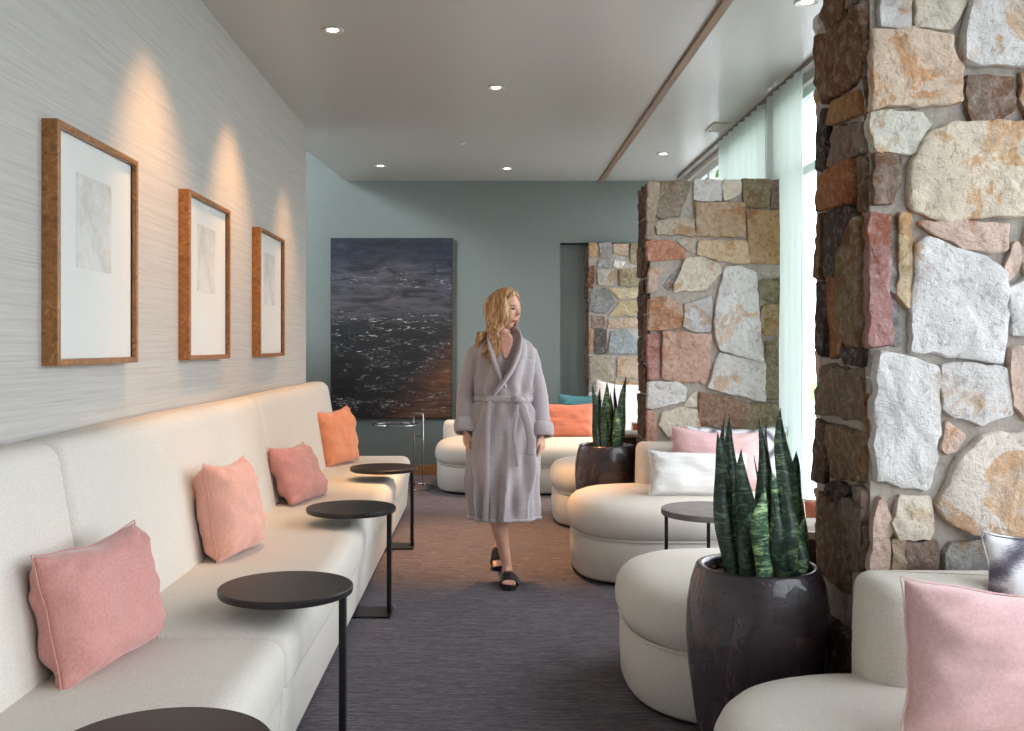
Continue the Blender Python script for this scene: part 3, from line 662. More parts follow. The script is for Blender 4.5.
# ---------------------------------------------------------------- C shaped side tables
def ctable():
    t = thing('side_table', '', 'side table', (0,0,0), 'black C shaped side tables along the banquette')
    b = MB(); r = .228
    b.lathe([(r-.012,.518),(r-.002,.522),(r,.530),(r,.541),(r-.004,.545),(r*.6,.5455),(.001,.5455)], 64); b.build('tabletop', DTOP, t, ang=35)
    b = MB(); b.box(r-.045, r-.033+.01, -.022, .022, .008, .518); b.build('leg', DMET, t, smooth=False, bevel=.002)
    b = MB(); b.box(-.16, r-.02, -.10, .10, 0, .010); b.build('base_plate', DMET, t, smooth=False, bevel=.002)
    b = MB(); b.box(-.1, r-.03, -.03, .03, .510, .518); b.build('bracket', DMET, t, smooth=False)
    return t
ct = ctable()
for i, (x, y, lab) in enumerate([(-.68, 3.40, 'round black side table in front of the peach pillow, second nearest'), (-.683, 5.08, 'round black side table beside the leaning pink pillow, third from the front'),
                   (-.69, 6.77, 'farthest round black side table, beside the orange pillow'), (-.665, 2.03, 'nearest round black side table, only its top edge at the bottom of the picture')]):
    o = ct if i == 0 else copy_tree(ct); o.location = (x, y, 0); o['label'] = lab

# grey round table
t = thing('drum_table', 'round grey topped table with thin black legs beside the middle chaise', 'side table', (1.165, 5.12, 0))
b = MB(); b.lathe([(.235,.494),(.252,.497),(.255,.503),(.255,.525),(.252,.528),(.15,.5285),(.001,.5285)], 64, (1.165,5.12,0)); b.build('tabletop', CONC, t, ang=35)
for a in (185, 81, 5, 275):
    x = 1.165+.237*cos(R(a)); y = 5.12+.237*sin(R(a)); b = MB(); b.box(x-.008, x+.008, y-.008, y+.008, 0, .497); b.build('leg', DMET, t, smooth=False)
b = MB(); b.lathe([(.225,0),(.245,0),(.245,.01),(.225,.01)], 48, (1.165,5.12,0), closed=True); b.build('base_ring', DMET, t, ang=35)

# chrome and glass table
cx, cy = -.87, 9.62
t = thing('chrome_table', 'slender round glass table with tubular chrome frame before the dark painting', 'side table', (cx, cy, 0))
def ring(c, r, z, rr, a0=0, a1=360): return [(c[0]+r*cos(R(a0+(a1-a0)*k/48)), c[1]+r*sin(R(a0+(a1-a0)*k/48)), z) for k in range(49)]
b = MB(); b.tube(ring((cx,cy), .215, .61, 0), .0075, 10, cap=False); b.build('top_ring', CHROME, t)
b = MB(); b.lathe([(.001,.606),(.208,.606),(.208,.614),(.001,.614)], 48, (cx,cy,0)); b.build('glass_top', thin_glass('table_glass', (.85,.92,.9), .12), t, smooth=False)
b = MB(); b.tube(ring((cx+.14,cy), .24, .009, 0, 40, 320) , .007, 10); b.tube(ring((cx+.14,cy), .24, .009, 0, -40, 40), .007, 10); b.build('base_ring', CHROME, t)
xp = cx+.27
b = MB(); b.tube([(xp,cy,.015),(xp,cy,.70),(xp-.005,cy,.715),(xp-.02,cy,.72),(xp-.10,cy,.72)], .009, 10); b.build('post', CHROME, t)
b = MB(); b.tube([(xp-.085,cy,.015),(xp-.085,cy,.52)], .008, 10); b.tube([(xp-.09,cy+.0,.60),(xp-.09,cy,.70)], .008, 8); b.tube([(xp-.085,cy,.50),(xp,cy,.50)], .008, 8); b.build('post', CHROME, t)

# ---------------------------------------------------------------- planters
def planter(x, y, label, leaves, seed):
    t = thing('snake_plant_planter', label, 'potted plant', (x, y, 0), 'snake plants in tall glazed planters')
    prof = [(.001,.0),(.140,.0),(.150,.012),(.170,.10),(.196,.25),(.213,.38),(.219,.47),(.216,.56),(.204,.63),(.190,.673),(.185,.682),(.176,.684),(.165,.681),(.160,.672),(.164,.62),(.001,.60)]
    b = MB(); b.lathe(prof, 72, (x,y,0)); b.build('pot', GLAZE, t, ang=50)
    rn = random.Random(seed); b = MB(); rings = []
    for k in range(12):
        rr = .163*k/11+.0005; rings.append([(x+rr*cos(2*pi*j/40), y+rr*sin(2*pi*j/40), .640+.018*(1-(k/11)**2)+.008*nz(rr*cos(2*pi*j/40)*20, rr*sin(2*pi*j/40)*20, seed)) for j in range(40)])
    b.rings(rings)
    for k in range(70):
        a = rn.uniform(0, 6.28); rr = .15*sqrt(rn.random()); c = Vector((x+rr*cos(a), y+rr*sin(a), .658)); q = rn.uniform(.006, .014)
        b.lathe([(.0005,-q*.6),(q,-q*.2),(q*.8,q*.4),(.0005,q*.6)], 7, c)
    b.build('soil', SOIL, t, ang=60)
    for (tx, ty, bx, wd, dy, kd) in leaves:
        # tip and base x given relative to the pot centre in metres, tip height
        L0 = Vector((x+bx, y+dy, .635)); L1 = Vector((x+tx, y+dy*1.5+rn.uniform(-.01,.01), ty)); n = 18; tone = rn.uniform(.65, 1.15) if not kd else rn.uniform(1.0, 1.4); b = MB(); rings = []
        tw0 = rn.uniform(-.3,.3); bend = rn.uniform(-.008,.008)
        cols = []
        for k in range(n+1):
            u = k/n; c = L0.lerp(L1, u) + Vector((bend*sin(pi*u) + .006*sin(u*9+tx*40), .010*sin(u*6+bx*30), 0))
            ww = wd*(.72+.28*min(1, u*2.6)) * (1 if u < .5 else max(.02, (1-((u-.5)/.5)**2.0)))
            th = tw0 + u*.3; ax = Vector((cos(th), sin(th), 0)); bx_ = Vector((-sin(th), cos(th), 0)); r = []
            thk = .0045*(1-.5*u)
            for j, (s_, d_) in enumerate(((-1,0),(-.86,-.3),(-.4,-.9),(0,-1.15),(.4,-.9),(.86,-.3),(1,0),(.86,.3),(.4,.1),(0,-.15),(-.4,.1),(-.86,.3))):
                r.append(c + ax*(ww*s_) + bx_*(thk*d_ + ww*.28*(s_*s_)))
                e = abs(s_) > .8; cols.append((1.5,1.45,1.0) if (e and kd) else ((2.6,2.5,2.1) if kd == 1 else (.8,.85,.85)))
            rings.append(r)
        b.rings(rings); b.c = [tuple(min(2.9, c_*tone) for c_ in q) for q in cols]; b.build('leaf', LEAF, t, ang=0)
    return t
def L(tip, ty, base, w_, dy, kd, s, pcx, D):   # pixel measures of one leaf -> metres
    sT, sB = F/(D+1.5*dy), F/(D+dy); X0 = (pcx-CX)/s
    return ((tip-CX)/sT-X0, CH-(ty-HY)/sT, (base-CX)/sB-X0, w_/s*.52, dy, kd)
sN = F/3.10
near = [L(*a, sN, 758, 3.1) for a in [(720,432,731,18,-.02,0),(731,414,737,15,.04,0),(742,449,751,20,-.05,0),(738,482,741,16,.02,1),(761,417,764,15,.05,0),(769,423,768,10,.09,0),(782,408,791,22,.01,2),(795,451,799,22,.05,2),
        (763,487,768,20,-.10,1),(774,473,786,19,-.05,1),(778,505,784,16,-.09,0),(802,517,800,13,-.02,1),(756,455,757,4,.10,0),(725,418,730,14,.08,0),(789,480,795,16,-.07,2),(749,512,757,14,.03,2)]]
planter(.848, 3.10, 'large dark glazed planter with tall snake plant beside the nearest stone pillar', near, 4)
sF = F/6.93
far = [L(*a, sF, 606, 6.93) for a in [(593,383,596,7,-.03,0),(599,387,601,6,.04,0),(606,381,606,8,.0,2),(615,383,612,5,.05,0),(625,376,618,8,-.02,2),(617,408,617,9,-.08,1),(603,412,603,7,-.07,2),(597,400,599,8,-.06,0),(611,392,610,6,.07,2),(622,400,619,6,.06,0),(609,420,610,5,-.05,0)]]
planter(.845, 6.93, 'dark glazed planter with snake plant beside the middle stone pillar, farther from the camera', far, 9)

# ---------------------------------------------------------------- framed prints
def frame():
    t = thing('framed_print', '', 'framed picture', (0,0,0), 'framed prints above the banquette')
    W, H, d, e = .755, .81, .055, .022   # local: y along wall, x out of the wall
    b = MB(); rings = []
    for (ins, x) in ((0,0),(0,d-.003),(.003,d),(e-.002,d),(e,d-.003),(e,d-.018)):
        rings.append([Vector((x, y*(W/2-ins), z*(H/2-ins))) for y, z in ((-1,-1),(1,-1),(1,1),(-1,1))])
    b.rings(rings, 0, False); b.add([(.001,-W/2+.001,-H/2+.001),(.001,W/2-.001,-H/2+.001),(.001,W/2-.001,H/2-.001),(.001,-W/2+.001,H/2-.001)], [(0,1,2,3)])
    b.build('frame', BURL, t, ang=20)
    b = MB(); b.box(d-.030, d-.024, -W/2+e, W/2-e, -H/2+e, H/2-e); b.build('mat_board', MAT_W, t, smooth=False)
    b = MB(); b.box(d-.024, d-.0225, -.175, .145, -.065, .265); b.build('print', SKETCH, t, smooth=False)
    b = MB(); b.box(d-.019, d-.017, -W/2+e, W/2-e, -H/2+e, H/2-e); b.build('glass', PGLASS, t, smooth=False)
    return t
fr = frame()
for i, (y, lab) in enumerate([(3.63, 'nearest framed print in burl wood frame with faint grey sketch'), (5.082, 'middle framed print of the three in a row on the grasscloth wall'), (6.565, 'farthest framed print of the three, closest to the end of the wall')]):
    o = fr if i == 0 else copy_tree(fr); o.location = (LX, y, 1.703); o['label'] = lab
# big painting
t = thing('canvas_painting', 'large dark abstract seascape canvas with white foam strokes on the back wall', 'painting', (-.993, BY-.03, 1.56))
b = MB(); b.box(-1.638, -.348, BY-.05, BY-.006, .607, 2.516); b.build('stretcher', CANVAS, t, smooth=False, bevel=.003)
b = MB(); b.box(-1.634, -.352, BY-.0515, BY-.0495, .611, 2.512); b.build('painted_face', SEA, t, smooth=False)

# ---------------------------------------------------------------- downlights
def downlight():
    t = thing('downlight', '', 'ceiling light', (0,0,0), 'recessed ceiling downlights')
    b = MB(); b.lathe([(.033,0),(.062,0),(.064,-.004),(.060,-.008),(.040,-.006),(.033,-.001)], 32, closed=True); b.build('trim_ring', TRIMW, t)
    b = MB(); b.lathe([(.0005,.0),(.032,.0),(.032,-.003),(.0005,-.0035)], 24); b.build('lens', LAMP, t)
    return t
dl = downlight(); WARM = (1.0, .52, .22)
def spot(x, y, e, tx=None, ty=None, tz=0, cone=62, blend=.75, r=.035, col=WARM):
    li = bpy.data.lights.new('spot', 'SPOT'); li.energy = e; li.color = col; li.spot_size = R(cone); li.spot_blend = blend; li.shadow_soft_size = r
    o = bpy.data.objects.new('spot_lamp', li); COL.objects.link(o); o.location = (x, y, CEIL-.03)
    d = Vector((tx if tx is not None else x, ty if ty is not None else y, tz)) - o.location
    o.rotation_euler = d.to_track_quat('-Z', 'Y').to_euler(); return o
SP = 100
lights = [(-.85, 5.55, 'downlight over the banquette, nearest one visible on the ceiling', (-1.44, 5.75, 1.5), 1.15),
 (.075, 6.78, 'downlight in the middle of the ceiling above the woman', None, 6), (-1.02, 9.7, 'downlight near the back left ceiling corner', (-1.0, 10.5, 1.2), .5),
 (.22, 9.85, 'downlight near the back wall above the woman', (.2, 9.2, 0), 3.0), (1.63, 9.1, 'downlight right of the wooden beam over the far pillar', None, 1.6),
 (1.65, 5.1, 'downlight at the top edge right of the wooden beam', None, .35)]
for i, (x, y, lab, tgt, k) in enumerate(lights):
    o = dl if i == 0 else copy_tree(dl); o.location = (x, y, CEIL); o['label'] = lab
    if tgt: spot(x, y, SP*k, *tgt, cone=66, blend=1)
    else: spot(x, y, SP*k, cone=52 if k > 5 else 58, blend=.9)
# row goes on past the top edge; second spot, farther back, has no fitting
spot(-.85, 4.15, SP*1.15, -1.44, 4.45, 1.5, cone=66, blend=1); spot(-.86, 7.1, SP*1.0, -1.40, 7.3, .9, cone=66, blend=1)
b = MB(); b.lathe([(.0005,0),(.035,0),(.038,-.006),(.03,-.014),(.0005,-.016)], 28, (-.19, 8.6, CEIL)); o = b.build('smoke_detector', OFFL); tag(o, 'small white round ceiling sensor without light', 'sensor')
t = thing('ceiling_vent', 'small white grille in the ceiling beside the curtain top', 'vent', (1.86, 8.0, CEIL))
b = MB(); b.box(1.80, 1.93, 7.85, 8.15, CEIL-.012, CEIL); b.build('vent_frame', OFFL, t, smooth=False, bevel=.003)
b = MB()
for k in range(6): b.box(1.815, 1.915, 7.88+k*.045, 7.895+k*.045, CEIL-.016, CEIL-.011)
b.build('slats', OFFL, t, smooth=False)

# ---------------------------------------------------------------- the woman
WD = 5.72; ws = F/WD
def wp(px, py, dy=0): p = at(px, py, WD); p.y = WD+dy; return p
woman = thing('person', 'blonde woman in a grey plush robe and black slides walking through the lounge', 'person', (.105, WD, 0))
hc = Vector(((505.0-CX)/ws, WD+.01, CH+(HY-309.5)/ws)); yaw = R(48)
fw = Vector((sin(yaw), -cos(yaw), 0)); rt = Vector((cos(yaw), sin(yaw), 0)); up = Vector((0,0,1))   # rt = her face's picture-right side
tilt = R(-6); fw2 = (fw*cos(tilt) + up*sin(tilt)); up2 = (up*cos(tilt) - fw*sin(tilt))
def hd(l, f, u): return hc + rt*l + fw2*f + up2*u
def ga(x, s): return math.exp(-(x/s)**2)
def headpt(lat, fr_, v, grow=0):
    """unit direction -> head surface point"""
    l = lat*.074; f = fr_*.094; u = v*.116
    if v < 0:
        k = 1-.30*(-v)**1.6; l *= k
        if fr_ < 0: f *= 1-.45*(-v)
        else: f *= 1-.10*(-v)
    if fr_ > 0:
        q = lat
        d = 0
        d += .026*ga(q, .13)*ga(v+.16, .13) + .011*ga(q, .10)*ga(v-.02, .16)      # nose tip and bridge
        d += .005*ga(q, .5)*ga(v-.27, .12)                                         # brow
        d -= .010*(ga(q-.36, .16)+ga(q+.36, .16))*ga(v-.10, .12)                   # sockets
        d += .006*(ga(q-.5, .2)+ga(q+.5, .2))*ga(v+.2, .2)                         # cheeks
        d += .009*ga(q, .26)*ga(v+.46, .07) + .006*ga(q, .24)*ga(v+.56, .06) - .004*ga(q, .3)*ga(v+.51, .02)
        d += .012*ga(q, .26)*ga(v+.84, .16) - .004*ga(q, .3)*ga(v+.68, .06)
        f += d*min(1, fr_*2.2)
    return hd(l*(1+grow), f*(1+grow), u*(1+grow))
b = MB(); nL, nV = 96, 64; rings = []
for i in range(1, nV):
    ph = -pi/2+pi*i/nV; rings.append([headpt(cos(ph)*sin(2*pi*j/nL), cos(ph)*cos(2*pi*j/nL), sin(ph)) for j in range(nL)])
b.rings(rings)
# ears
for sg in (-1, 1):
    c = hd(sg*.073, -.005, -.005); b.tube([c-up*.028, c-up*.01+rt*sg*.006, c+up*.014+rt*sg*.009, c+up*.028], [.006,.011,.014,.006], 8, flat=.5)
# neck, trunk
nk = wp(503, 333); nb = wp(502, 346)
b.tube([hd(0,-.02,-.05), hd(0,-.022,-.10), nk+Vector((0,.02,0)), nb+Vector((0,.02,0)), nb+Vector((0,.03,-.06))], [.048,.047,.047,.052,.06], 20)
TX = .105
b.tube([(TX,WD+.02,1.42),(TX,WD+.02,1.36),(TX,WD+.01,1.2),(TX,WD+.01,1.06),(TX,WD+.01,.93),(TX,WD+.01,.84)], [.07,.13,.135,.115,.145,.12], 24, flat=.62, up=(0,1,0))
def limb(pts, rad, n=14, **k): b.tube(pts, rad, n, **k)
# arms
RS, RE, RW = wp(475,354,.02), wp(466,392,.05), wp(465.5,429,-.02)
LS, LE, LW = wp(529,354,.02), wp(538.5,392,.05), wp(541.5,433,-.02)
for S_, E_, W_ in ((RS,RE,RW),(LS,LE,LW)):
    limb([S_, S_.lerp(E_,.5), E_, E_.lerp(W_,.3), E_.lerp(W_,.75), W_], [.045,.042,.036,.035,.027,.022])
def hand(W, dirv, palmn, thumbd, curl=.35, sc_=1.0):
    """W wrist, dirv down the hand, palmn palm normal, thumbd side of the thumb"""
    dv = dirv.normalized(); tn = thumbd.normalized(); pn = palmn.normalized()
    K = W+dv*.085*sc_
    b.tube([W-dv*.01, W+dv*.02*sc_, W+dv*.055*sc_, K], [.021, .028*sc_, .037*sc_, .034*sc_], 14, flat=.42, up=pn)
    for q, (off, ln, rr) in enumerate(((.026,.070,.0085),(.009,.078,.0088),(-.009,.073,.0085),(-.025,.057,.0075))):
        p = W+dv*.075*sc_+tn*off*sc_; pts = [p]; a = curl*(.5+.12*q); d = dv.copy()
        for sg_ in (.42,.32,.26):
            d = (dv*cos(a)+pn*sin(a)+tn*off*1.2).normalized(); p = p+d*ln*sg_*sc_*1.05; pts.append(p); a += curl*(.8+.15*q)
        b.tube(pts, [rr*1.05*sc_, rr*sc_, rr*.92*sc_, rr*.72*sc_], 8)
    p = W+dv*.022*sc_+tn*.024*sc_
    b.tube([p-tn*.008, p+dv*.022*sc_+tn*.018*sc_+pn*.006, p+dv*.046*sc_+tn*.024*sc_+pn*.014, p+dv*.066*sc_+tn*.020*sc_+pn*.022], [.0135*sc_,.0115*sc_,.0098*sc_,.0075*sc_], 8)
# her right hand (picture left): back of the hand seen, thumb toward the body/front
hand(RW, Vector((.09,-.06,-1)), Vector((.9,.45,0)), Vector((.45,-.9,0)), .34, .98)
hand(LW, Vector((.03,-.06,-1)), Vector((-.9,.45,0)), Vector((-.45,-.9,0)), .42, .98)
# legs: her right leg leads, left leg trails with the heel lifted
fa = Vector((.128, WD+.02, .085)); ba = Vector((.088, WD+.47, .175))
kn1 = Vector((.055, WD-.06, .48)); kn2 = Vector((.155, WD+.13, .47))
limb([(.035,WD+.01,.88),(.04,WD-.03,.7),kn1,kn1+Vector((.008,.03,-.06)),kn1.lerp(fa,.35)+Vector((0,.025,0)),kn1.lerp(fa,.7)+Vector((0,.01,0)),fa,fa+Vector((.002,.02,-.045))], [.085,.072,.052,.047,.050,.035,.029,.031], 16)
limb([(.175,WD+.02,.88),(.17,WD+.05,.7),kn2,kn2.lerp(ba,.15),kn2.lerp(ba,.4)+Vector((0,.03,.01)),kn2.lerp(ba,.75)+Vector((0,.015,.005)),ba], [.085,.072,.052,.048,.050,.034,.029], 16)
# feet
def foot(heel, toe, h0, pitch=None, side=1):
    d = (toe-heel); Ln = d.length; d.normalize(); sd = Vector((-d.y, d.x, 0)).normalized(); n_ = sd.cross(d)*-1
    if n_.z < 0: n_ = -n_
    pr = [(0,.020,.022),(.12,.028,.030),(.30,.029,.038),(.45,.031,.034),(.62,.037,.024),(.78,.042,.017),(.86,.040,.013)]
    rings = []
    for u, w_, h_ in pr:
        c = heel+d*Ln*u+n_*h_; rings.append([c+sd*(w_*cos(2*pi*k/16))+n_*(h_*sin(2*pi*k/16)) for k in range(16)])
    b.rings(rings)
    for k, (o_, l_, r_) in enumerate(((.026*side,.050,.0115),(.008*side,.046,.0085),(-.007*side,.041,.008),(-.020*side,.035,.0075),(-.031*side,.028,.007))):
        p = heel+d*Ln*.80+sd*o_+n_*.011; b.tube([p, p+d*l_*.6+n_*.003, p+d*l_-n_*.002], [r_*1.1, r_, r_*.8], 8)
    return d, sd, n_
h1 = Vector((.125, WD+.065, .022)); t1 = Vector((.136, WD-.165, .022)); f1 = foot(h1, t1, .08, side=1)
h2 = Vector((.088, WD+.515, .135)); t2 = Vector((.082, WD+.325, .020)); f2 = foot(h2, t2, .08, side=-1)
limb([fa, h1+Vector((0,-.02,.04))], [.029,.030], 12); limb([ba, h2+Vector((0,-.03,.03))], [.029,.030], 12)
body = b.build('body', SKIN, woman, ang=0, mods=[('REMESH', dict(mode='VOXEL', voxel_size=.0038, use_smooth_shade=True)), ('SMOOTH', dict(factor=.5, iterations=3))])
# face details
def facedisc(lat, v, rl, rv, off, mat, name, n=18, grow=.012):
    b = MB(); vs = []
    for k in range(n):
        a = 2*pi*k/n; la = lat+rl*cos(a); vv = v+rv*sin(a); fr_ = sqrt(max(.01, 1-la*la-vv*vv)); vs.append(headpt(la, fr_, vv, grow))
    c = headpt(lat, sqrt(1-lat*lat-v*v), v, grow+off); vs.append(c); b.add(vs, [(k, (k+1) % n, n) for k in range(n)])
    return b.build(name, mat, woman, fixn=False, ang=0, mods=[('SOLIDIFY', dict(thickness=.0015))])
for sg in (-1, 1):
    facedisc(sg*.36, .09, .135, .045, .01, EYE, 'eye'); facedisc(sg*.38, .25, .19, .022, .008, BROW, 'eyebrow')
facedisc(0, -.505, .22, .06, .02, LIP, 'lips')
# ---- robe
def robe_front(x, z):   # y of the robe's front surface
    return WD-.135
b = MB(); rings = []; NR = 120
sec = [(1.435,.115,.062,.060,.03),(1.41,.105,.110,.080,.02),(1.385,.105,.155,.100,.015),(1.345,.105,.174,.118,.01),(1.28,.108,.176,.132,.0),(1.20,.108,.176,.132,.0),(1.12,.106,.166,.122,.0),(1.085,.105,.158,.114,0),(1.065,.105,.155,.110,0),(1.045,.105,.160,.114,0),
       (1.0,.104,.178,.128,0),(.9,.104,.196,.142,.0),(.78,.105,.203,.15,.0),(.62,.108,.205,.155,0),(.50,.110,.194,.160,.01),(.40,.112,.190,.160,.012),(.372,.112,.190,.162,.012)]
def interp(z):
    for i in range(len(sec)-1):
        a, c = sec[i], sec[i+1]
        if a[0] >= z >= c[0]:
            u = (a[0]-z)/(a[0]-c[0]); return [a[k]+(c[k]-a[k])*u for k in range(1, 5)]
    return list(sec[-1][1:])
def robe_pt(a, z, grow=0):
    cx_, rx, ry, oy = interp(z)
    fold = 0
    sk = max(0, min(1, (1.06-z)/.5))
    fold += sk*(.040*(1-abs(sin(a*4+1.6*nz(cos(a)*2, z*1.8, 3)+.6-z*1.6)))-.018 + .010*sin(a*13+z*6))
    tp = max(0, min(1, (z-1.06)/.2))
    fold += (.006+.006*tp)*sin(a*9 - z*16) + .005*nz(cos(a)*4, sin(a)*4, z*7)
    fold += .010*ga(z-1.115,.03)*sin(a*11+1) + .008*ga(z-1.01,.04)*sin(a*14)
    r1 = 1+grow
    sq = .88 if z > 1.3 else 1
    ca, sa = cos(a), sin(a)
    return Vector((cx_+(rx*r1+fold)*math.copysign(abs(ca)**sq, ca), WD+oy+(ry*r1+fold)*math.copysign(abs(sa)**sq, sa), z))
zs = [1.435-(1.435-.372)*k/90 for k in range(91)]
for z in zs: rings.append([robe_pt(2*pi*j/NR, z) for j in range(NR)])
rings.append([robe_pt(2*pi*j/NR, .372, -.10) for j in range(NR)])
b.rings(rings)
# V of the neckline is cut by letting the skin chest stand proud (see chest below)
def sleeve(S, E, W, out):
    pts = [S+Vector((-out*.035,.0,.022)), S+Vector((0,0,.0)), S.lerp(E,.35), S.lerp(E,.7), E, E.lerp(W,.35), E.lerp(W,.7), W+Vector((0,0,.02))]
    rad = [.044,.053,.055,.053,.055,.056,.056,.053]
    # fine resample with wrinkles
    P_ = []; Rr = []
    for i in range(len(pts)-1):
        for k in range(7):
            u = k/7; P_.append(pts[i].lerp(pts[i+1], u)); rr = rad[i]+(rad[i+1]-rad[i])*u
            q = i+u; Rr.append(rr*(1+.022*sin(q*4.2+out)+.014*sin(q*9)))
    P_.append(pts[-1]); Rr.append(rad[-1]); b.tube(P_, Rr, 20)
sleeve(RS, RE, RW, -1); sleeve(LS, LE, LW, 1)
robe = b.build('robe', ROBE, woman, ang=0, mods=[('REMESH', dict(mode='VOXEL', voxel_size=.0055, use_smooth_shade=True)), ('SMOOTH', dict(factor=.5, iterations=2))])
# cuffs
for W_, nm in ((RW, 'cuff'), (LW, 'cuff')):
    b = MB(); E_ = RE if W_ is RW else LE; ax = (W_-E_).normalized(); c = W_
    u_ = Vector((1,0,0)); u_ = (u_-ax*u_.dot(ax)).normalized(); v_ = ax.cross(u_)
    rings = []
    for (r_, t_) in ((.052,.018),(.064,.022),(.073,.008),(.075,-.02),(.072,-.05),(.064,-.062),(.054,-.055),(.050,-.02),(.048,.01)):
        rings.append([c+ax*t_+(u_*cos(2*pi*k/28)+v_*sin(2*pi*k/28))*(r_*(1+.04*sin(3*2*pi*k/28+1)))*.93 for k in range(28)])
    b.rings(rings, closed=True); b.build('cuff', ROBE, woman, ang=0)
# hem roll
b = MB(); pts = [robe_pt(2*pi*j/60, .382, .0) for j in range(61)]; b.tube(pts, .010, 10, cap=False); b.build('hem', ROBE, woman, ang=0)
# chest skin in the neckline
def front(px, z, off=0):
    x = (px-CX)/ws; cx_, rx, ry, oy = interp(z); q = max(-.98, min(.98, (x-cx_)/(rx+.001))); y = WD+oy-ry*sqrt(1-q*q)
    return Vector((x, y-off, z))
def fz(py): return CH-(py-HY)/ws
b = MB()
chv = [front(498,fz(333),.0), front(513,fz(333),.0), front(512,fz(345),.008), front(508,fz(356),.008), front(505,fz(361),.008), front(502,fz(354),.008), front(499,fz(345),.008)]
b.add(chv, [(0,1,2,6),(2,3,5,6),(3,4,5)]); b.build('chest', SKIN, woman, ang=0, mods=[('SUBSURF', dict(levels=2, render_levels=2)), ('SOLIDIFY', dict(thickness=.012))])
# shawl collar
def band(name, pts, rads, flat=.42, mat=ROBE, rs=5):
    P_ = [Vector(p) for p in pts]; out = []; rr = []
    k = len(P_)
    for i in range(k-1):
        p0 = P_[max(i-1,0)]; p1 = P_[i]; p2 = P_[i+1]; p3 = P_[min(i+2,k-1)]
        for q in range(rs):
            u = q/rs; out.append(.5*((2*p1)+(p2-p0)*u+(2*p0-5*p1+4*p2-p3)*u*u+(3*p1-p0-3*p2+p3)*u**3)); rr.append(rads[i]+(rads[i+1]-rads[i])*u)
    out.append(P_[-1]); rr.append(rads[-1]); b = MB(); b.tube(out, rr, 14, flat=flat, up=(0,1,0)); return b.build(name, mat, woman, ang=0)
nkb = Vector(((503-CX)/ws, WD+.085, fz(334)))
band('collar', [nkb, Vector(((491-CX)/ws, WD+.035, fz(336))), front(490,fz(344),.012), front(493,fz(357),.026), front(498,fz(371),.026), front(505,fz(386),.010)], [.032,.038,.042,.042,.038,.024], .34)
band('collar', [nkb, Vector(((514-CX)/ws, WD+.045, fz(332))), front(519,fz(340),.008), front(518,fz(352),.028), front(512,fz(367),.034), front(503,fz(381),.032), front(494,fz(393),.018)], [.032,.038,.044,.046,.044,.038,.028], .34)
# overlap edge
band('front_edge', [front(492,fz(394),.0), front(488,fz(410),.0), front(487,fz(440),.004), front(486.5,fz(470),.006), front(486,fz(495),.006), front(485,fz(518),.006)], [.012,.016,.018,.018,.018,.018], .6)
# belt
b = MB(); rings = []
for j in range(80):
    a = 2*pi*j/80; c = robe_pt(a, 1.065+.006*sin(a*2)); o_ = Vector((cos(a), sin(a), 0)); rings.append([c+o_*(.004+.013*cos(q*pi/4))+up*(.021*sin(q*pi/4)) for q in range(8)])
b.rings(rings, closed=True); belt = b.build('belt', ROBE, woman, ang=0)
b = MB(); kc = front(517, 1.065, .022); b.tube([kc+Vector((-.03,0,.006)), kc+Vector((-.012,-.012,.004)), kc+Vector((.012,-.012,-.004)), kc+Vector((.034,0,-.002))], [.016,.026,.026,.016], 12, flat=.8); b.build('belt_knot', ROBE, belt, ang=0)
def tail(pts, r): 
    o = band('belt_tail', pts, [r]*len(pts), .3); return o
for o in (tail([kc, front(516,fz(412),.036), front(513,fz(430),.044), front(515,fz(446),.044), front(516,fz(463),.040)], .011),
          tail([kc+Vector((.01,0,0)), front(522,fz(408),.040), front(527,fz(424),.052), front(530,fz(440),.056), front(529,fz(452),.052)], .024)):
    o.parent = woman
# hair
b = MB(); rnh = random.Random(5)
def hcap(lat, fr_, v, g): return headpt(lat, min(fr_, .99), v, g)
rings = []
for i in range(1, 30):
    ph = -pi*.18+(pi/2+pi*.18)*i/30; r = []
    for j in range(64):
        a = 2*pi*j/64; lat, fr_, v = cos(ph)*sin(a), cos(ph)*cos(a), sin(ph)
        face = fr_ > .10 and v < .70
        g = .13
        if fr_ > .05: # keep the face open: pull the shell inside the skull
            open_ = ga(lat-.12, .62)*max(0, min(1, (fr_-.12)*3))*max(0, min(1, (.78-v)*6)); g = .13-.33*open_
        r.append(hcap(lat, fr_, v, g))
    rings.append(r)
b.rings(rings)
def strand(p, rad, n=8):
    P_ = []; Rr = []; k = len(p)
    for i in range(k-1):
        p0, p1, p2, p3 = p[max(i-1,0)], p[i], p[i+1], p[min(i+2,k-1)]
        for q in range(5):
            u = q/5; P_.append(.5*((2*p1)+(p2-p0)*u+(2*p0-5*p1+4*p2-p3)*u*u+(3*p1-p0-3*p2+p3)*u**3)); Rr.append(rad[i]+(rad[i+1]-rad[i])*u)
    P_.append(p[-1]); Rr.append(rad[-1]); b.tube(P_, Rr, n, flat=.7)
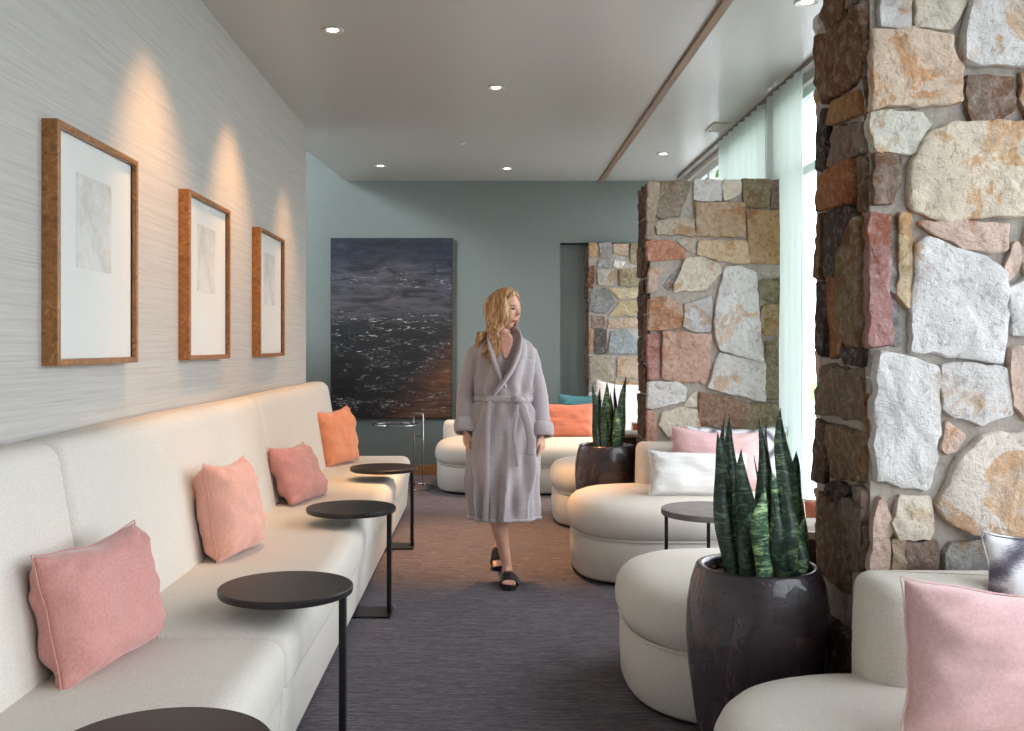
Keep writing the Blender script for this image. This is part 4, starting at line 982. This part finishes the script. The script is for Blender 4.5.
# strands: from the parting over the camera-side of her head, down in waves over the shoulder
for k in range(74):
    u = rnh.random(); w_ = rnh.random()
    # around the back/near side of the head: azimuth measured from the face
    az = -R(58+u*104)           # lat<0 = picture-left side of the face (towards the camera)
    az += R(rnh.uniform(-4,4))
    top = headpt(sin(az)*.35, cos(az)*.35+.12, .93, .12)
    m1 = headpt(sin(az)*.80, cos(az)*.80, .55, .16+.03*w_)
    m2 = headpt(sin(az)*1.0, cos(az)*1.0, .05, .16+.06*w_)
    m3 = headpt(sin(az)*.96, cos(az)*1.0, -.45, .22+.10*w_)
    end_px = 497-u*19+rnh.uniform(-2,2); ey = 357+8*sin(u*3.1)+rnh.uniform(-6,6) - u*10
    if u > .72: end_px = 481-(u-.72)*6; ey = rnh.uniform(336,350)
    dy = -.125 + .10*max(0, u-.5)*2 + rnh.uniform(-.012,.012)
    e0 = wp(m3.x*ws+CX, 332, 0); 
    a1 = Vector((m3.x*.6+((end_px-CX)/ws)*.4, m3.y*.5+(WD+dy)*.5, fz(332))); a2 = Vector(((end_px-CX)/ws+.010, WD+dy, fz((ey+332)/2))); a3 = Vector(((end_px-CX)/ws, WD+dy, fz(ey)))
    wv = .016; ph0 = rnh.uniform(0,.7)+u*5
    pts = [top, m1, m2+Vector((wv*sin(ph0),0,0)), m3+Vector((wv*1.2*sin(ph0+2),0,0)), a1+Vector((wv*1.5*sin(ph0+3.6),0,0)), a2+Vector((wv*1.6*sin(ph0+5.4),0,0)), a3+Vector((wv*sin(ph0+7),0,0))]
    strand(pts, [.008,.013,.013,.013,.012,.010,.003])
# far side: short fall behind the face edge
for k in range(16):
    az = R(62+rnh.uniform(0,70)); w_ = rnh.random()
    pts = [headpt(sin(az)*.3, cos(az)*.3+.1, .94, .12), headpt(sin(az)*.75, cos(az)*.75, .6, .14), headpt(sin(az), cos(az), .05, .14), headpt(sin(az)*.95, cos(az), -.5, .16), headpt(sin(az)*.8, cos(az)*.9-.2, -1.0, .15)]
    strand(pts, [.008,.012,.012,.011,.004])
# front hairline, swept to both sides from the parting
for k in range(16):
    u = k/15; a0 = -.55+u*.9
    st = headpt(.12, .45, .90, .10); sgn = -1 if u < .68 else 1
    pts = [st, headpt(sgn*(.25+.3*u if sgn < 0 else .3), .66, .70, .09), headpt(sgn*.78, .48-.1*u, .36, .12), headpt(sgn*.97, .22, -.05, .13), headpt(sgn*.97, .12, -.5, .16)]
    strand(pts, [.007,.010,.012,.011,.005])
b.build('hair', HAIR, woman, ang=0, fixn=True, mods=[('REMESH', dict(mode='VOXEL', voxel_size=.0034, use_smooth_shade=True))])
# slides
def slide(h, t_, f):
    d, sd, n_ = f; Ln = (t_-h).length; b = MB(); out = []
    for u, w_ in ((-.06,.018),(.0,.031),(.2,.034),(.45,.034),(.7,.044),(.9,.045),(1.02,.034),(1.07,.015)): out.append((u, w_))
    ol = [h+d*Ln*u+sd*w_ for u, w_ in out]+[h+d*Ln*u-sd*w_ for u, w_ in reversed(out)]
    b.rings([[p-n_*.020 for p in ol], [p-n_*.001 for p in ol]]); s = b.build('slide', BLACKL, woman, ang=40); 
    b = MB(); rings = []
    for u in (.46,.56,.66,.76,.83):
        c = h+d*Ln*u; hh = .060-.045*(u-.46)/.37*.75; w_ = .041+.006*(u-.46)/.3; rings.append([c+sd*(w_*cos(a))+n_*(max(0,sin(a))**.8*hh-.012*(a in (0,pi))) for a in [pi*k/14 for k in range(15)]])
    vs = [p for r in rings for p in r]; fs = [(i*15+j, i*15+j+1, (i+1)*15+j+1, (i+1)*15+j) for i in range(4) for j in range(14)]
    b.add(vs, fs); b.build('strap', BLACKL, s, ang=0, mods=[('SOLIDIFY', dict(thickness=.005, offset=1))])
slide(h1, t1, f1); slide(h2, t2, f2)

# ---------------------------------------------------------------- light
w = bpy.data.worlds.new('World'); sc.world = w; w.use_nodes = True; nt = w.node_tree
bg = nt.nodes['Background']; bg.inputs[0].default_value = (.87,.93,1,1); bg.inputs[1].default_value = 5.6
sun = bpy.data.lights.new('sun', 'SUN'); sun.energy = 2.8; sun.angle = R(14); sun.color = (.86,.95,1)
so_ = bpy.data.objects.new('sun', sun); COL.objects.link(so_); so_.rotation_euler = Vector((1,.9,-.43)).to_track_quat('-Z','Y').to_euler()
def portal(x, y0, y1, z0, z1, dirx):
    li = bpy.data.lights.new('portal', 'AREA'); li.shape = 'RECTANGLE'; li.size = y1-y0; li.size_y = z1-z0; li.cycles.is_portal = True
    o = bpy.data.objects.new('window_portal', li); COL.objects.link(o); o.location = (x, (y0+y1)/2, (z0+z1)/2)
    o.rotation_euler = Vector((dirx,0,0)).to_track_quat('-Z', 'Z').to_euler()
    # width runs along Y
    o.rotation_euler = (R(90), 0, R(90) if dirx < 0 else R(-90)); o.rotation_euler = (R(90),0,R(90)) if dirx < 0 else (R(90),0,R(-90))
for a0, a1 in bays: portal(WX+.12, a0, a1, .36, 3.01, -1)
portal(AX-.12, 7.0, BY-.2, 1.96, 4.54, 1)

cam = bpy.data.cameras.new('Camera'); cam.sensor_width = 36; cam.lens = 36*F/1024; cam.clip_start = .05
co = bpy.data.objects.new('Camera', cam); COL.objects.link(co); co.location = (0,0,CH); co.rotation_euler = (R(90), 0, 0)
cam.shift_y = -18.5/1024; cam.shift_x = 27/1024   # a shift lens keeps the verticals straight
sc.camera = co
sc.view_settings.view_transform = 'Standard'; sc.view_settings.look = 'None'; sc.view_settings.gamma = 1; sc.view_settings.exposure = 0.05
sc.view_settings.use_curve_mapping = False
sc.cycles.use_denoising = True; sc.cycles.max_bounces = 9; sc.cycles.diffuse_bounces = 5; sc.cycles.transparent_max_bounces = 12; sc.cycles.sample_clamp_indirect = 6
sc.cycles.caustics_reflective = False; sc.cycles.caustics_refractive = False
